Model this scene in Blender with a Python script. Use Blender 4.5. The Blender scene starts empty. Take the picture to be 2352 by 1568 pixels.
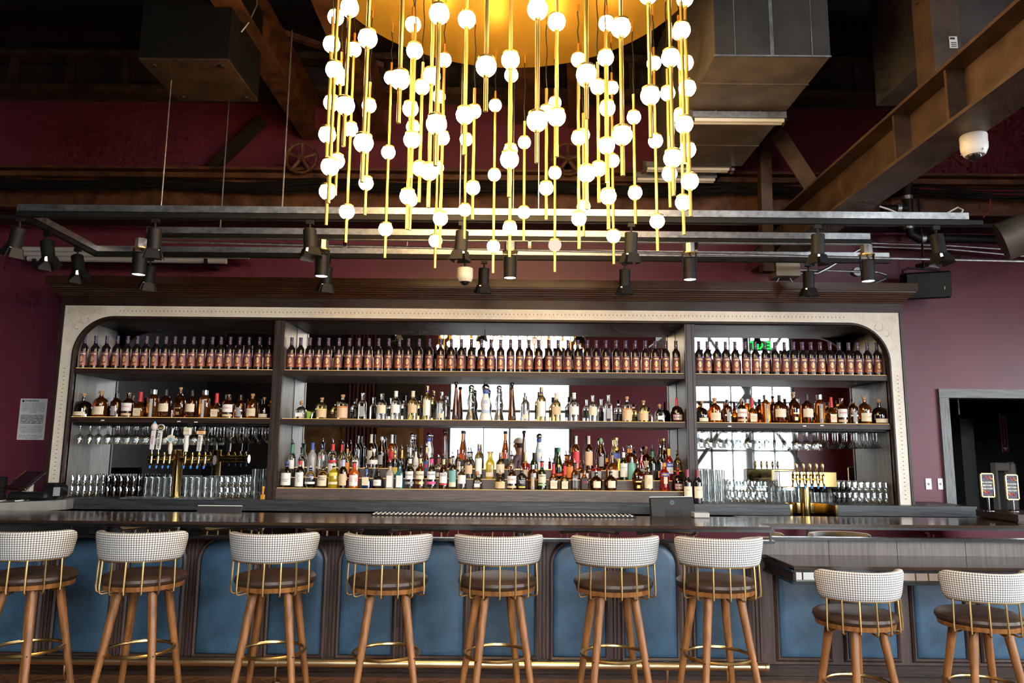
import bpy, math, random
from mathutils import Vector, Matrix
random.seed(7)
SC = bpy.context.scene
COL = SC.collection
PI = math.pi
# ------------------------------------------------------------------ camera
F_PX, CX, CY = 1700.0, 1176.0, 784.0            # focal length for a 2352 x 1568 frame
PITCH, ROLL = math.radians(8.4), math.radians(0.52)
CAM = Vector((0.0, 0.0, 1.55))
_fw = Vector((0.0, math.cos(PITCH), math.sin(PITCH)))
_r0 = Vector((1.0, 0.0, 0.0)); _u0 = _r0.cross(_fw)
_r = _r0 * math.cos(ROLL) + _u0 * math.sin(ROLL)
_u = _u0 * math.cos(ROLL) - _r0 * math.sin(ROLL)
cam_data = bpy.data.cameras.new('camera'); cam = bpy.data.objects.new('camera', cam_data)
COL.objects.link(cam); SC.camera = cam
cam_data.sensor_width = 36.0; cam_data.lens = 36.0 * F_PX / 2352.0
cam_data.clip_start = 0.05; cam_data.clip_end = 200
cam.matrix_world = Matrix(((_r.x, _u.x, -_fw.x, CAM.x), (_r.y, _u.y, -_fw.y, CAM.y), (_r.z, _u.z, -_fw.z, CAM.z), (0, 0, 0, 1)))
def ray(x, y):
    return _fw * F_PX + _r * (x - CX) - _u * (y - CY)
def at(x, y, Y):                                 # survey: point of the depth plane Y seen at a photo position
    d = ray(x, y); return CAM + d * ((Y - CAM.y) / d.y)
def atz(x, y, Z):                                # survey: point of the level Z
    d = ray(x, y); return CAM + d * ((Z - CAM.z) / d.z)
# ------------------------------------------------------------------ world and light
SKY = 32.0
EXPOSURE = 0.0
GLOBE = 42.0
LED = 2.2
w = bpy.data.worlds.new('world'); SC.world = w; w.use_nodes = True
nt = w.node_tree; nt.nodes.clear()
o_ = nt.nodes.new('ShaderNodeOutputWorld'); b_ = nt.nodes.new('ShaderNodeBackground')
b_.inputs['Color'].default_value = (0.93, 0.97, 1.0, 1); b_.inputs['Strength'].default_value = SKY
nt.links.new(b_.outputs[0], o_.inputs[0])
SC.view_settings.view_transform = 'Standard'; SC.view_settings.look = 'None'
SC.view_settings.exposure = EXPOSURE; SC.view_settings.gamma = 1.0; SC.view_settings.use_curve_mapping = False
cy = SC.cycles
cy.max_bounces = 7; cy.diffuse_bounces = 2; cy.glossy_bounces = 3; cy.transmission_bounces = 6
cy.transparent_max_bounces = 14; cy.caustics_reflective = False; cy.caustics_refractive = False
cy.use_adaptive_sampling = True; cy.adaptive_threshold = .05; cy.adaptive_min_samples = 14
cy.use_denoising = True; cy.sample_clamp_indirect = 4.0
# window openings of the room (x0, x1, z0, z1) on the wall behind the camera, (y0, y1, z0, z1) on the right wall
REAR_Y, LEFT_X, RIGHT_X, CEIL_Z = -3.0, -7.0, 7.6, 5.9
REAR_WIN = [(-1.45, 1.38, 0.35, 4.7), (4.1, 6.5, 0.35, 4.9)]
RIGHT_WIN = [(-1.0, 1.6, .9, 3.1), (2.4, 4.6, .9, 3.0)]
def portal(name, loc, rot, sx, sz):
    l = bpy.data.lights.new(name, 'AREA'); l.shape = 'RECTANGLE'; l.size = sx; l.size_y = sz; l.energy = 1.0
    l.cycles.is_portal = True
    o = bpy.data.objects.new(name, l); COL.objects.link(o); o.location = loc; o.rotation_euler = rot
for (a, b, c, d) in REAR_WIN: portal('daylight_portal', ((a + b) / 2, REAR_Y - .12, (c + d) / 2), (PI / 2, 0, 0), b - a, d - c)
for (a, b, c, d) in RIGHT_WIN: portal('daylight_portal', (RIGHT_X + .12, (a + b) / 2, (c + d) / 2), (PI / 2, 0, PI / 2), b - a, d - c)
# ------------------------------------------------------------------ mesh helpers
class MB:
    def __init__(s): s.v = []; s.f = []
    def add(s, vs, fs):
        n = len(s.v); s.v += [tuple(p) for p in vs]; s.f += [tuple(i + n for i in f) for f in fs]; return s
    def box(s, x0, x1, y0, y1, z0, z1):
        vs = [(x0, y0, z0), (x1, y0, z0), (x1, y1, z0), (x0, y1, z0), (x0, y0, z1), (x1, y0, z1), (x1, y1, z1), (x0, y1, z1)]
        return s.add(vs, [(0, 3, 2, 1), (4, 5, 6, 7), (0, 1, 5, 4), (1, 2, 6, 5), (2, 3, 7, 6), (3, 0, 4, 7)])
    def cbox(s, c, sx, sy, sz, rot=None, bev=0.0):
        x, y, z = sx / 2, sy / 2, sz / 2
        if bev > 0:
            b = min(bev, x * .9, y * .9, z * .9); vs = []
            for k, zz in ((1, -z), (0, -z + b), (0, z - b), (1, z)):
                i = b if k else 0.0
                vs += [(-x + b, -y + i, zz), (x - b, -y + i, zz), (x - i, -y + b, zz), (x - i, y - b, zz), (x - b, y - i, zz), (-x + b, y - i, zz), (-x + i, y - b, zz), (-x + i, -y + b, zz)]
            fs = [tuple(range(7, -1, -1)), tuple(range(24, 32))]
            for l in range(3):
                for k in range(8): fs.append((l * 8 + k, l * 8 + (k + 1) % 8, l * 8 + 8 + (k + 1) % 8, l * 8 + 8 + k))
        else:
            vs = [(-x, -y, -z), (x, -y, -z), (x, y, -z), (-x, y, -z), (-x, -y, z), (x, -y, z), (x, y, z), (-x, y, z)]
            fs = [(0, 3, 2, 1), (4, 5, 6, 7), (0, 1, 5, 4), (1, 2, 6, 5), (2, 3, 7, 6), (3, 0, 4, 7)]
        vs = [Vector(p) for p in vs]
        if rot is not None: vs = [rot @ p for p in vs]
        return s.add([p + Vector(c) for p in vs], fs)
    def cyl(s, p0, p1, r0, r1=None, n=12, caps=True):
        r1 = r0 if r1 is None else r1
        p0 = Vector(p0); p1 = Vector(p1); d = (p1 - p0).normalized()
        a = d.orthogonal().normalized() if abs(d.z) < .999 else Vector((1, 0, 0)); b = d.cross(a)
        vs = []
        for p, r in ((p0, r0), (p1, r1)):
            for k in range(n):
                t = 2 * PI * k / n; vs.append(p + (a * math.cos(t) + b * math.sin(t)) * r)
        fs = [(k, (k + 1) % n, n + (k + 1) % n, n + k) for k in range(n)]
        if caps: fs += [tuple(range(n - 1, -1, -1)), tuple(range(n, 2 * n))]
        return s.add(vs, fs)
    def tube(s, pts, r, n=8, closed=False):
        pts = [Vector(p) for p in pts]; m = len(pts); vs = []; fs = []
        prev = None
        for i, p in enumerate(pts):
            if closed: d = pts[(i + 1) % m] - pts[i - 1]
            else: d = pts[min(i + 1, m - 1)] - pts[max(i - 1, 0)]
            d.normalize()
            if prev is None: a = d.orthogonal().normalized()
            else:
                a = prev - d * prev.dot(d)
                a = a.normalized() if a.length > 1e-6 else d.orthogonal().normalized()
            prev = a; b = d.cross(a)
            for k in range(n):
                t = 2 * PI * k / n; vs.append(p + (a * math.cos(t) + b * math.sin(t)) * r)
        for i in range(m if closed else m - 1):
            j = (i + 1) % m
            for k in range(n): fs.append((i * n + k, i * n + (k + 1) % n, j * n + (k + 1) % n, j * n + k))
        if not closed: fs += [tuple(range(n - 1, -1, -1)), tuple(range((m - 1) * n, m * n))]
        return s.add(vs, fs)
    def lathe(s, prof, n=16, c=(0, 0, 0), sect=None, cap0=True, cap1=True):
        """prof: (z, r) from bottom to top; sect(t) optional radial factor"""
        vs = []; fs = []; m = len(prof)
        for z, r in prof:
            for k in range(n):
                t = 2 * PI * (k + .5) / n; q = r * (sect(t) if sect else 1.0)
                vs.append((c[0] + q * math.cos(t), c[1] + q * math.sin(t), c[2] + z))
        for i in range(m - 1):
            for k in range(n): fs.append((i * n + k, i * n + (k + 1) % n, (i + 1) * n + (k + 1) % n, (i + 1) * n + k))
        if cap0: fs.append(tuple(range(n - 1, -1, -1)))
        if cap1: fs.append(tuple(range((m - 1) * n, m * n)))
        return s.add(vs, fs)
    def sphere(s, c, r, n=16, m=10, sz=1.0):
        pr = [(-r * sz * math.cos(PI * i / m), max(r * math.sin(PI * i / m), r * .002)) for i in range(m + 1)]
        return s.lathe(pr, n, c)
    def prism(s, poly, axis, a, b):
        """poly: 2D outline, extruded along axis from a to b"""
        n = len(poly)
        def mk(p, t):
            return (t, p[0], p[1]) if axis == 'x' else ((p[0], t, p[1]) if axis == 'y' else (p[0], p[1], t))
        vs = [mk(p, a) for p in poly] + [mk(p, b) for p in poly]
        fs = [tuple(range(n)), tuple(range(2 * n - 1, n - 1, -1))] + [(k, n + k, n + (k + 1) % n, (k + 1) % n) for k in range(n)]
        return s.add(vs, fs)
    def strip(s, A, B):
        """faces between two polylines with equal counts"""
        n = len(A); return s.add(list(A) + list(B), [(k, k + 1, n + k + 1, n + k) for k in range(n - 1)])
    def mesh(s, name, mat=None, smooth=True, ang=35):
        me = bpy.data.meshes.new(name); me.from_pydata(s.v, [], s.f); me.validate()
        if smooth:
            me.polygons.foreach_set('use_smooth', [True] * len(me.polygons)); me.set_sharp_from_angle(angle=math.radians(ang))
        if mat is not None: me.materials.append(mat)
        me.update(); return me
def wloc(o):
    v = Vector((0, 0, 0))
    while o is not None: v += o.location; o = o.parent
    return v
def part(name, mb, mat, parent=None, world=False, smooth=True, label=None, ang=35, kind=None):
    """one mesh object; world=True: vertices were given in world coordinates of an unrotated parent"""
    if isinstance(mb, MB):
        if world and parent is not None:
            o = wloc(parent); mb.v = [(p[0] - o.x, p[1] - o.y, p[2] - o.z) for p in mb.v]
        me = mb.mesh(name, mat, smooth, ang)
    else: me = mb
    ob = bpy.data.objects.new(name, me); COL.objects.link(ob)
    if parent is not None: ob.parent = parent
    if label: ob['label'] = label
    if kind: ob['kind'] = kind
    return ob
def thing(name, label, cat, loc=(0, 0, 0), rz=0.0, group=None):
    o = bpy.data.objects.new(name, None); COL.objects.link(o); o.empty_display_size = .1
    o.location = loc; o.rotation_euler = (0, 0, rz); o['label'] = label; o['category'] = cat
    if group: o['group'] = group
    return o
def tag(o, label, cat, group=None):
    o['label'] = label; o['category'] = cat
    if group: o['group'] = group
    return o
def struct(name, mb, mat, parent=None, smooth=False):
    o = part(name, mb, mat, parent, world=parent is not None, smooth=smooth)
    if parent is None: o['kind'] = 'structure'
    return o
def one(name, mb, mat, label, cat, group=None, loc=None, smooth=True, ang=35):
    """a thing that is a single mesh, its origin put at its base"""
    if loc is None:
        xs = [p[0] for p in mb.v]; ys = [p[1] for p in mb.v]; zs = [p[2] for p in mb.v]
        loc = ((min(xs) + max(xs)) / 2, (min(ys) + max(ys)) / 2, min(zs))
    mb.v = [(p[0] - loc[0], p[1] - loc[1], p[2] - loc[2]) for p in mb.v]
    o = part(name, mb, mat, smooth=smooth, ang=ang); o.location = loc
    return tag(o, label, cat, group)
def copy_tree(o, parent=None):
    c = o.copy(); COL.objects.link(c); c.parent = parent
    for ch in list(o.children): copy_tree(ch, c)
    return c
ORD = ['first', 'second', 'third', 'fourth', 'fifth', 'sixth', 'seventh', 'eighth', 'ninth', 'tenth', 'eleventh', 'twelfth', 'thirteenth', 'fourteenth', 'fifteenth', 'sixteenth', 'seventeenth', 'eighteenth', 'nineteenth', 'twentieth']
ORD += ['twenty-' + q for q in ORD[:9]] + ['thirtieth'] + ['thirty-' + q for q in ORD[:9]] + ['fortieth']
def nth(i, n):
    if i < 20 or i <= n - 1 - i: return ORD[i] + ' from left'
    return ORD[n - 1 - i] + ' from right'
# ------------------------------------------------------------------ materials
MATS = {}
def nodes_of(m):
    m.use_nodes = True; t = m.node_tree; t.nodes.clear(); return t, t.nodes, t.links
def pm(name, col, rough=.5, metal=0.0, var=0.0, scale=8.0, stretch=(1, 1, 1), bump=0.0, spec=.5, emit=None, col2=None, coat=0.0, det=4.0, rvar=0.0):
    """principled surface; var/col2 add a noise variation in colour, stretch gives it a grain"""
    if name in MATS: return MATS[name]
    m = bpy.data.materials.new(name); t, N, L = nodes_of(m)
    out = N.new('ShaderNodeOutputMaterial'); p = N.new('ShaderNodeBsdfPrincipled'); L.new(p.outputs[0], out.inputs[0])
    p.inputs['Base Color'].default_value = (*col, 1); p.inputs['Roughness'].default_value = rough; p.inputs['Metallic'].default_value = metal
    p.inputs['Specular IOR Level'].default_value = spec
    if coat: p.inputs['Coat Weight'].default_value = coat; p.inputs['Coat Roughness'].default_value = .12
    if emit: p.inputs['Emission Color'].default_value = (*emit[:3], 1); p.inputs['Emission Strength'].default_value = emit[3]
    if var or col2 or bump or rvar:
        tc = N.new('ShaderNodeTexCoord'); mp = N.new('ShaderNodeMapping'); mp.inputs['Scale'].default_value = stretch
        nz = N.new('ShaderNodeTexNoise'); nz.inputs['Scale'].default_value = scale; nz.inputs['Detail'].default_value = det; nz.inputs['Roughness'].default_value = .6
        L.new(tc.outputs['Object'], mp.inputs[0]); L.new(mp.outputs[0], nz.inputs[0])
        if var or col2:
            cr = N.new('ShaderNodeValToRGB'); e = cr.color_ramp.elements
            e[0].position = .3; e[1].position = .7
            a = tuple(max(0, c * (1 - var)) for c in col); b = col2 or tuple(min(1, c * (1 + var)) for c in col)
            e[0].color = (*a, 1); e[1].color = (*b, 1); L.new(nz.outputs['Fac'], cr.inputs[0]); L.new(cr.outputs[0], p.inputs['Base Color'])
        if bump:
            bp = N.new('ShaderNodeBump'); bp.inputs['Strength'].default_value = bump; bp.inputs['Distance'].default_value = .004
            L.new(nz.outputs['Fac'], bp.inputs['Height']); L.new(bp.outputs[0], p.inputs['Normal'])
        if rvar:
            mr = N.new('ShaderNodeMapRange'); mr.inputs['To Min'].default_value = max(.02, rough - rvar); mr.inputs['To Max'].default_value = rough + rvar
            L.new(nz.outputs['Fac'], mr.inputs['Value']); L.new(mr.outputs[0], p.inputs['Roughness'])
    MATS[name] = m; return m
def emis(name, col, s):
    if name in MATS: return MATS[name]
    m = bpy.data.materials.new(name); t, N, L = nodes_of(m)
    out = N.new('ShaderNodeOutputMaterial'); e = N.new('ShaderNodeEmission'); e.inputs[0].default_value = (*col, 1); e.inputs[1].default_value = s
    L.new(e.outputs[0], out.inputs[0]); MATS[name] = m; return m
def glassy(name, tint, body=0.0, bodycol=None, gloss=.12, rough=.02, edge=.75, edgecol=(1, 1, 1), refr=0.0, rim=.35):
    """thin-walled glass: tinted see-through, reflection growing to the rim, optional share of coloured body"""
    if name in MATS: return MATS[name]
    m = bpy.data.materials.new(name); t, N, L = nodes_of(m)
    out = N.new('ShaderNodeOutputMaterial'); tr = N.new('ShaderNodeBsdfRefraction' if refr else 'ShaderNodeBsdfTransparent'); tr.inputs[0].default_value = (*tint, 1)
    if refr: tr.inputs['IOR'].default_value = refr; tr.inputs['Roughness'].default_value = 0.0
    gl = N.new('ShaderNodeBsdfGlossy'); gl.inputs['Roughness'].default_value = rough; gl.inputs[0].default_value = (*edgecol, 1)
    lw = N.new('ShaderNodeLayerWeight'); lw.inputs['Blend'].default_value = .25
    mr = N.new('ShaderNodeMapRange'); mr.inputs['To Min'].default_value = gloss; mr.inputs['To Max'].default_value = edge
    L.new(lw.outputs['Facing'], mr.inputs['Value'])
    if not refr:                                   # longer way through the wall towards the rim
        rc_ = N.new('ShaderNodeValToRGB'); rc_.color_ramp.elements[0].color = (*tint, 1); rc_.color_ramp.elements[1].color = (*[c * rim for c in tint], 1)
        rc_.color_ramp.elements[0].position = .35; rc_.color_ramp.elements[1].position = .95
        L.new(lw.outputs['Facing'], rc_.inputs[0]); L.new(rc_.outputs[0], tr.inputs[0])
    src = tr.outputs[0]
    if body:
        df = N.new('ShaderNodeBsdfDiffuse'); df.inputs[0].default_value = (*(bodycol or tint), 1)
        tl = N.new('ShaderNodeBsdfTranslucent'); tl.inputs[0].default_value = (*(bodycol or tint), 1)
        ma = N.new('ShaderNodeMixShader'); ma.inputs[0].default_value = .5; L.new(df.outputs[0], ma.inputs[1]); L.new(tl.outputs[0], ma.inputs[2])
        mb_ = N.new('ShaderNodeMixShader'); mb_.inputs[0].default_value = body; L.new(tr.outputs[0], mb_.inputs[1]); L.new(ma.outputs[0], mb_.inputs[2]); src = mb_.outputs[0]
    mx = N.new('ShaderNodeMixShader'); L.new(mr.outputs[0], mx.inputs[0]); L.new(src, mx.inputs[1]); L.new(gl.outputs[0], mx.inputs[2])
    L.new(mx.outputs[0], out.inputs[0]); MATS[name] = m; return m
M_WOOD = pm('dark_oak', (.026, .013, .009), .45, var=.55, scale=5, stretch=(.6, 6, 14), bump=.25, rvar=.08, spec=.35)
M_WOODV = pm('dark_oak_upright', (.026, .014, .010), .42, var=.55, scale=5, stretch=(14, 14, .6), bump=.25, rvar=.08)
M_WOODP = pm('dark_oak_panel', (.055, .032, .026), .42, var=.5, scale=6, stretch=(12, 12, .7), bump=.3)
M_TOP = pm('bar_top_oak', (.035, .02, .014), .15, var=.3, scale=4, stretch=(.5, 9, 9), det=1.5)
M_EDGE = pm('black_moulding', (.008, .008, .009), .22, spec=.6)
M_CTR = pm('charcoal_oak', (.030, .034, .039), .38, var=.5, scale=6, stretch=(.7, 8, 9), bump=.4)
M_STEP = pm('grey_brown_oak', (.085, .062, .055), .4, var=.4, scale=6, stretch=(.8, 9, 9), bump=.3)
M_PANEL = pm('grey_oak_lining', (.13, .125, .115), .38, var=.35, scale=5, stretch=(5, 5, .8), bump=.2)
M_MIRROR = pm('mirror_glass', (.88, .9, .9), .015, 1.0)
M_BRASS = pm('brushed_brass', (.62, .42, .17), .3, 1.0)
M_RAIL = pm('rail_brass', (.86, .66, .38), .3, 1.0)
M_BRASSP = pm('polished_brass', (.74, .53, .21), .12, 1.0)
M_GOLD = pm('satin_gold', (.74, .47, .14), .32, 1.0)
M_STEEL = pm('galvanised_steel', (.45, .46, .47), .4, 1.0, var=.3, scale=25, rvar=.12)
M_CHROME = pm('chrome', (.8, .8, .82), .1, 1.0)
M_BLACK = pm('matte_black', (.008, .008, .008), .55, spec=.3)
M_BLACKG = pm('gloss_black', (.01, .01, .011), .18)
M_WHITE = pm('white_plastic', (.78, .77, .74), .4)
M_MAROON = pm('maroon_paint', (.125, .021, .037), .42, var=.12, scale=1.2, spec=.42)
M_RUST = pm('rusty_steel', (.085, .032, .013), .6, .2, var=.6, scale=7, bump=.5, col2=(.16, .06, .022))
M_BROWNST = pm('brown_steel', (.075, .045, .028), .5, .35, var=.5, scale=5, bump=.2)
M_DARKST = pm('dark_steel', (.022, .02, .018), .5, .3, var=.4, scale=6)
M_DUCT = pm('duct_sheet', (.17, .145, .125), .5, .4, var=.35, scale=4, rvar=.1)
M_CEIL = pm('ceiling_deck', (.018, .014, .011), .7, var=.4, scale=5)
M_CREAM = pm('cream_inlay', (.72, .66, .57), .5, var=.08, scale=14, stretch=(1, 1, 1))
M_BLUE = pm('blue_leather', (.038, .086, .142), .36, var=.4, scale=5, bump=.25, rvar=.06)
M_LEATHER = pm('black_leather', (.040, .021, .012), .46, var=.3, scale=14, bump=.25)
M_LEG = pm('walnut_leg', (.25, .095, .024), .42, var=.45, scale=7, stretch=(6, 6, .8))
M_FLOOR = pm('herringbone_oak', (.16, .075, .035), .35, var=.5, scale=5, stretch=(8, 1, 1), bump=.2)
M_FLOORB = pm('floor_base', (.09, .042, .02), .45, var=.4, scale=7)
M_PAPER = pm('paper_white', (.74, .73, .71), .6)
M_INK = pm('black_ink', (.02, .02, .02), .6)
M_CORK = pm('cork', (.42, .24, .12), .7, var=.3, scale=60)
M_LED = emis('warm_led', (1.0, .55, .16), LED)
def text_mesh(name, body, size, mat, bend=None, align='CENTER', thick=0.0, vertical=False, width=None, offs=0.0):
    cu = bpy.data.curves.new(name, 'FONT'); cu.body = body; cu.size = size; cu.align_x = align; cu.align_y = 'CENTER'
    cu.resolution_u = 1; cu.extrude = thick; cu.fill_mode = 'FRONT' if thick == 0 else 'BOTH'; cu.offset = offs
    ob = bpy.data.objects.new(name, cu); COL.objects.link(ob)
    bpy.context.view_layer.update()
    dg = bpy.context.evaluated_depsgraph_get(); me = bpy.data.meshes.new_from_object(ob.evaluated_get(dg))
    bpy.data.objects.remove(ob); bpy.data.curves.remove(cu)
    vs = [v.co.copy() for v in me.vertices]
    if width and vs:
        span = max(v.x for v in vs) - min(v.x for v in vs)
        if span > width: vs = [Vector((v.x * width / span, v.y, v.z)) for v in vs]
    for v, c in zip(me.vertices, vs):
        x, y, z = c
        if vertical: x, y = (-y, x) if vertical is True else (y, -x)
        if bend: a = x / bend; v.co = ((bend + z) * math.sin(a), -(bend + z) * math.cos(a), y)
        else: v.co = (x, -z, y)
    me.materials.clear(); me.materials.append(mat); me.update(); me.name = name
    return me
# ================================================================== the room
WALL_Y = 7.05
def wall_with_holes(axis, plane, thick, a0, a1, z0, z1, holes):
    """wall slab made of boxes around rectangular holes (a0, a1, z0, z1)"""
    mb = MB(); hs = sorted(holes); cur = a0
    def bx(p, q, r, s):
        if q - p < 1e-4 or s - r < 1e-4: return
        if axis == 'x': mb.box(p, q, min(plane, plane + thick), max(plane, plane + thick), r, s)
        else: mb.box(min(plane, plane + thick), max(plane, plane + thick), p, q, r, s)
    for (p, q, r, s) in hs:
        bx(cur, p, z0, z1); bx(p, q, z0, r); bx(p, q, s, z1); cur = q
    bx(cur, a1, z0, z1); return mb
DOOR = (4.15, 5.35, 0.0, 2.085)
struct('wall_back', wall_with_holes('x', WALL_Y, .2, LEFT_X, RIGHT_X, 0, 5.0, [DOOR]), M_MAROON)
M_WALLUP = pm('upper_wall_dark', (.03, .018, .014), .7, var=.4, scale=3)
struct('wall_back_upper', MB().box(LEFT_X, RIGHT_X, WALL_Y, WALL_Y + .2, 5.0, CEIL_Z), M_WALLUP)
M_BLKWALL = pm('black_panelling', (.010, .008, .008), .5)
struct('wall_front', wall_with_holes('x', REAR_Y, -.2, -2.0, RIGHT_X, 0, CEIL_Z, REAR_WIN), M_MAROON)
struct('wall_front_left', MB().box(LEFT_X, -2.0, REAR_Y - .2, REAR_Y, 0, CEIL_Z), M_BLKWALL)
struct('wall_left', MB().box(LEFT_X - .2, LEFT_X, REAR_Y - .2, WALL_Y + .2, 0, CEIL_Z), M_BLKWALL)
struct('wall_right', wall_with_holes('y', RIGHT_X, .2, REAR_Y - .2, WALL_Y + .2, 0, CEIL_Z, RIGHT_WIN), M_MAROON)
fl = struct('floor', MB().box(LEFT_X, RIGHT_X, REAR_Y, WALL_Y + .2, -.12, -.012), M_FLOORB)
# herringbone planks where the floor is seen between the stools and the bar
pw, pl = .095, .57
plank_me = MB().cbox((0, 0, 0), pl - .003, pw - .003, .012, bev=.0015).mesh('plank', M_FLOOR, smooth=False)
cnt = 0
ux = Vector((math.cos(PI / 4), math.sin(PI / 4), 0)); uy = Vector((-ux.y, ux.x, 0))
for i in range(-60, 61):
    for j in range(-14, 15):
        for k in (0, 1):
            # standard herringbone lattice in a frame turned by 45 degrees
            bx_ = Vector((i * pw, i * pw + 0, 0)) + Vector((j * pl, -j * pl, 0))
            c = bx_ + (Vector((pl / 2, pw / 2, 0)) if k == 0 else Vector((pl + pw / 2, pw - pl / 2, 0)))
            p = ux * c.x + uy * c.y + Vector((0, 4.7, 0))
            if -4.0 < p.x < 4.3 and 4.75 < p.y < 5.62 and cnt < 298:
                o = part('plank', plank_me, None, fl); o.location = (p.x, p.y, -.006); o.rotation_euler = (0, 0, PI / 4 + (PI / 2 if k else 0)); cnt += 1
# ceiling deck with ribs
mb = MB(); n = 130; x0 = LEFT_X
A = []; B = []
for i in range(n * 4 + 1):
    x = LEFT_X + (RIGHT_X - LEFT_X) * i / (n * 4); z = CEIL_Z - (.05 if i % 4 in (1, 2) else 0.0)
    A.append((x, REAR_Y - .2, z)); B.append((x, WALL_Y + .2, z))
mb.strip(B, A); mb.box(LEFT_X - .2, RIGHT_X + .2, REAR_Y - .2, WALL_Y + .2, CEIL_Z + .01, CEIL_Z + .1)
struct('ceiling', mb, M_CEIL)
# windows: frames, glazing bars and panes
M_PANE = glassy('window_pane', (.97, .98, .98), gloss=.04, edge=.4)
M_FRAME = pm('window_frame_black', (.02, .02, .02), .45)
def window(n, axis, plane, out, a0, a1, z0, z1, nv, hz):
    fr = MB(); t = .06
    def bx(p, q, r, s, d=.05):
        if axis == 'x': fr.box(p, q, plane - d, plane + d, r, s)
        else: fr.box(plane - d, plane + d, p, q, r, s)
    bx(a0, a0 + t, z0, z1); bx(a1 - t, a1, z0, z1); bx(a0, a1, z0, z0 + t); bx(a0, a1, z1 - t, z1)
    w_ = struct('window_%d' % n, fr, M_FRAME)
    for k in range(1, nv):
        m_ = MB(); fr = m_; x = a0 + (a1 - a0) * k / nv; bx(x - .022, x + .022, z0, z1, .03); part('mullion', m_, M_FRAME, w_, smooth=False)
    for h in hz:
        m_ = MB(); fr = m_; bx(a0, a1, h - .03, h + .03, .03); part('transom', m_, M_FRAME, w_, smooth=False)
    zs = [z0] + list(hz) + [z1]
    for k in range(nv):
        for j in range(len(zs) - 1):
            m_ = MB(); fr = m_; a = a0 + (a1 - a0) * k / nv; b = a0 + (a1 - a0) * (k + 1) / nv
            bx(a + .01, b - .01, zs[j] + .01, zs[j + 1] - .01, .004); part('pane', m_, M_PANE, w_, smooth=False)
for i, (a, b, c, d) in enumerate(REAR_WIN): window(i + 1, 'x', REAR_Y - .1, -1, a, b, c, d, (2, 5)[i], ((2.45,), (1.6, 2.7, 3.8))[i])
for i, (a, b, c, d) in enumerate(RIGHT_WIN): window(i + 3, 'y', RIGHT_X + .1, 1, a, b, c, d, 3, (1.7, 3.1))
# view outside: paving and a pale building across the street
M_PAVE = pm('street_paving', (.07, .07, .07), .8, var=.2, scale=2)
struct('ground_outside', MB().box(-20, 24, -22, REAR_Y - .25, -.3, -.2), M_PAVE)
struct('ground_outside', MB().box(RIGHT_X + .25, 24, REAR_Y - .25, 12, -.3, -.2), M_PAVE)
M_BRICK = pm('pale_facade', (.34, .30, .27), .8, var=.15, scale=3)
hb = thing('street_house', 'pale building across the street seen in mirror', 'building', (0, -17, -.2))
part('facade', MB().box(-9, 9, -19, -17, -.2, 5.5), M_BRICK, hb, world=True, smooth=False)
for k in range(6):
    for z in (1.0, 3.6): part('window', MB().box(-7.6 + k * 2.8, -6.2 + k * 2.8, -17.02, -16.95, z, z + 1.3), pm('far_window', (.25, .3, .34), .1), hb, world=True, smooth=False)
# truss braces in front of the right rear window
tb = thing('window_truss', 'black steel truss with crossed braces before the right window', 'truss', (5.3, -2.7, 0))
for p, q in (((4.0, 1.1), (5.3, 2.9)), ((5.3, 2.9), (6.6, 1.1)), ((4.0, 4.9), (5.3, 2.9)), ((5.3, 2.9), (6.6, 4.9))):
    part('brace', MB().cyl((p[0], -2.7, p[1]), (q[0], -2.7, q[1]), .045, n=8), M_FRAME, tb, world=True)
part('post', MB().box(5.24, 5.36, -2.76, -2.64, 0, CEIL_Z), M_FRAME, tb, world=True, smooth=False)
# lit exit sign hanging in the room behind the camera
es = thing('exit_sign', 'black exit sign with green glowing letters seen in the mirror', 'sign', (5.40, -1.9, 3.75))
part('housing', MB().cbox((0, -.02, .1), .42, .04, .24, bev=.008), M_BLACK, es, smooth=False)
tm = part('lettering', text_mesh('lettering', 'EXIT', .23, emis('exit_green', (.02, 1.0, .08), 2.2), offs=.006), None, es)
tm.rotation_euler = (0, 0, PI); tm.location = (0, .004, .1)
part('hanger', MB().cyl((0, -.02, .22), (0, -.02, CEIL_Z - 3.75), .008, n=6), M_BLACK, es)
# framed dark pictures and curtain on the wall behind the camera (seen in the left mirrors)
M_PIC = pm('dark_painting', (.10, .035, .015), .5, var=.8, scale=3, col2=(.28, .15, .06))
for i, (x0, x1, lab) in enumerate(((-3.05, -2.0, 'dark framed painting beside the middle window, seen in mirror'), (-4.75, -3.75, 'dark framed painting left of the curtain, seen in mirror'))):
    pt = thing('framed_painting', lab, 'painting', ((x0 + x1) / 2, REAR_Y + .02, 1.0), group='framed paintings')
    part('canvas', MB().box(x0 + .08, x1 - .08, REAR_Y + .005, REAR_Y + .02, 1.05, 2.35), M_PIC, pt, world=True, smooth=False)
    f_ = MB(); f_.box(x0, x0 + .09, REAR_Y + .002, REAR_Y + .06, .97, 2.43); f_.box(x1 - .09, x1, REAR_Y + .002, REAR_Y + .06, .97, 2.43)
    f_.box(x0, x1, REAR_Y + .002, REAR_Y + .06, .97, 1.06); f_.box(x0, x1, REAR_Y + .002, REAR_Y + .06, 2.34, 2.43)
    part('gilt_frame', f_, pm('gilt', (.3, .17, .05), .4, .8), pt, world=True, smooth=False)
cv = MB(); A = []; B = []
for i in range(33):
    x = -3.72 + i * .64 / 32; y = REAR_Y + .08 + .035 * math.sin(i * 1.4); A.append((x, y, .05)); B.append((x, y, 4.2))
cv.strip(A, B); one('curtain', cv, pm('dark_red_velvet', (.06, .012, .012), .8), 'dark red curtain between two paintings, seen in mirror', 'curtain')
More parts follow.
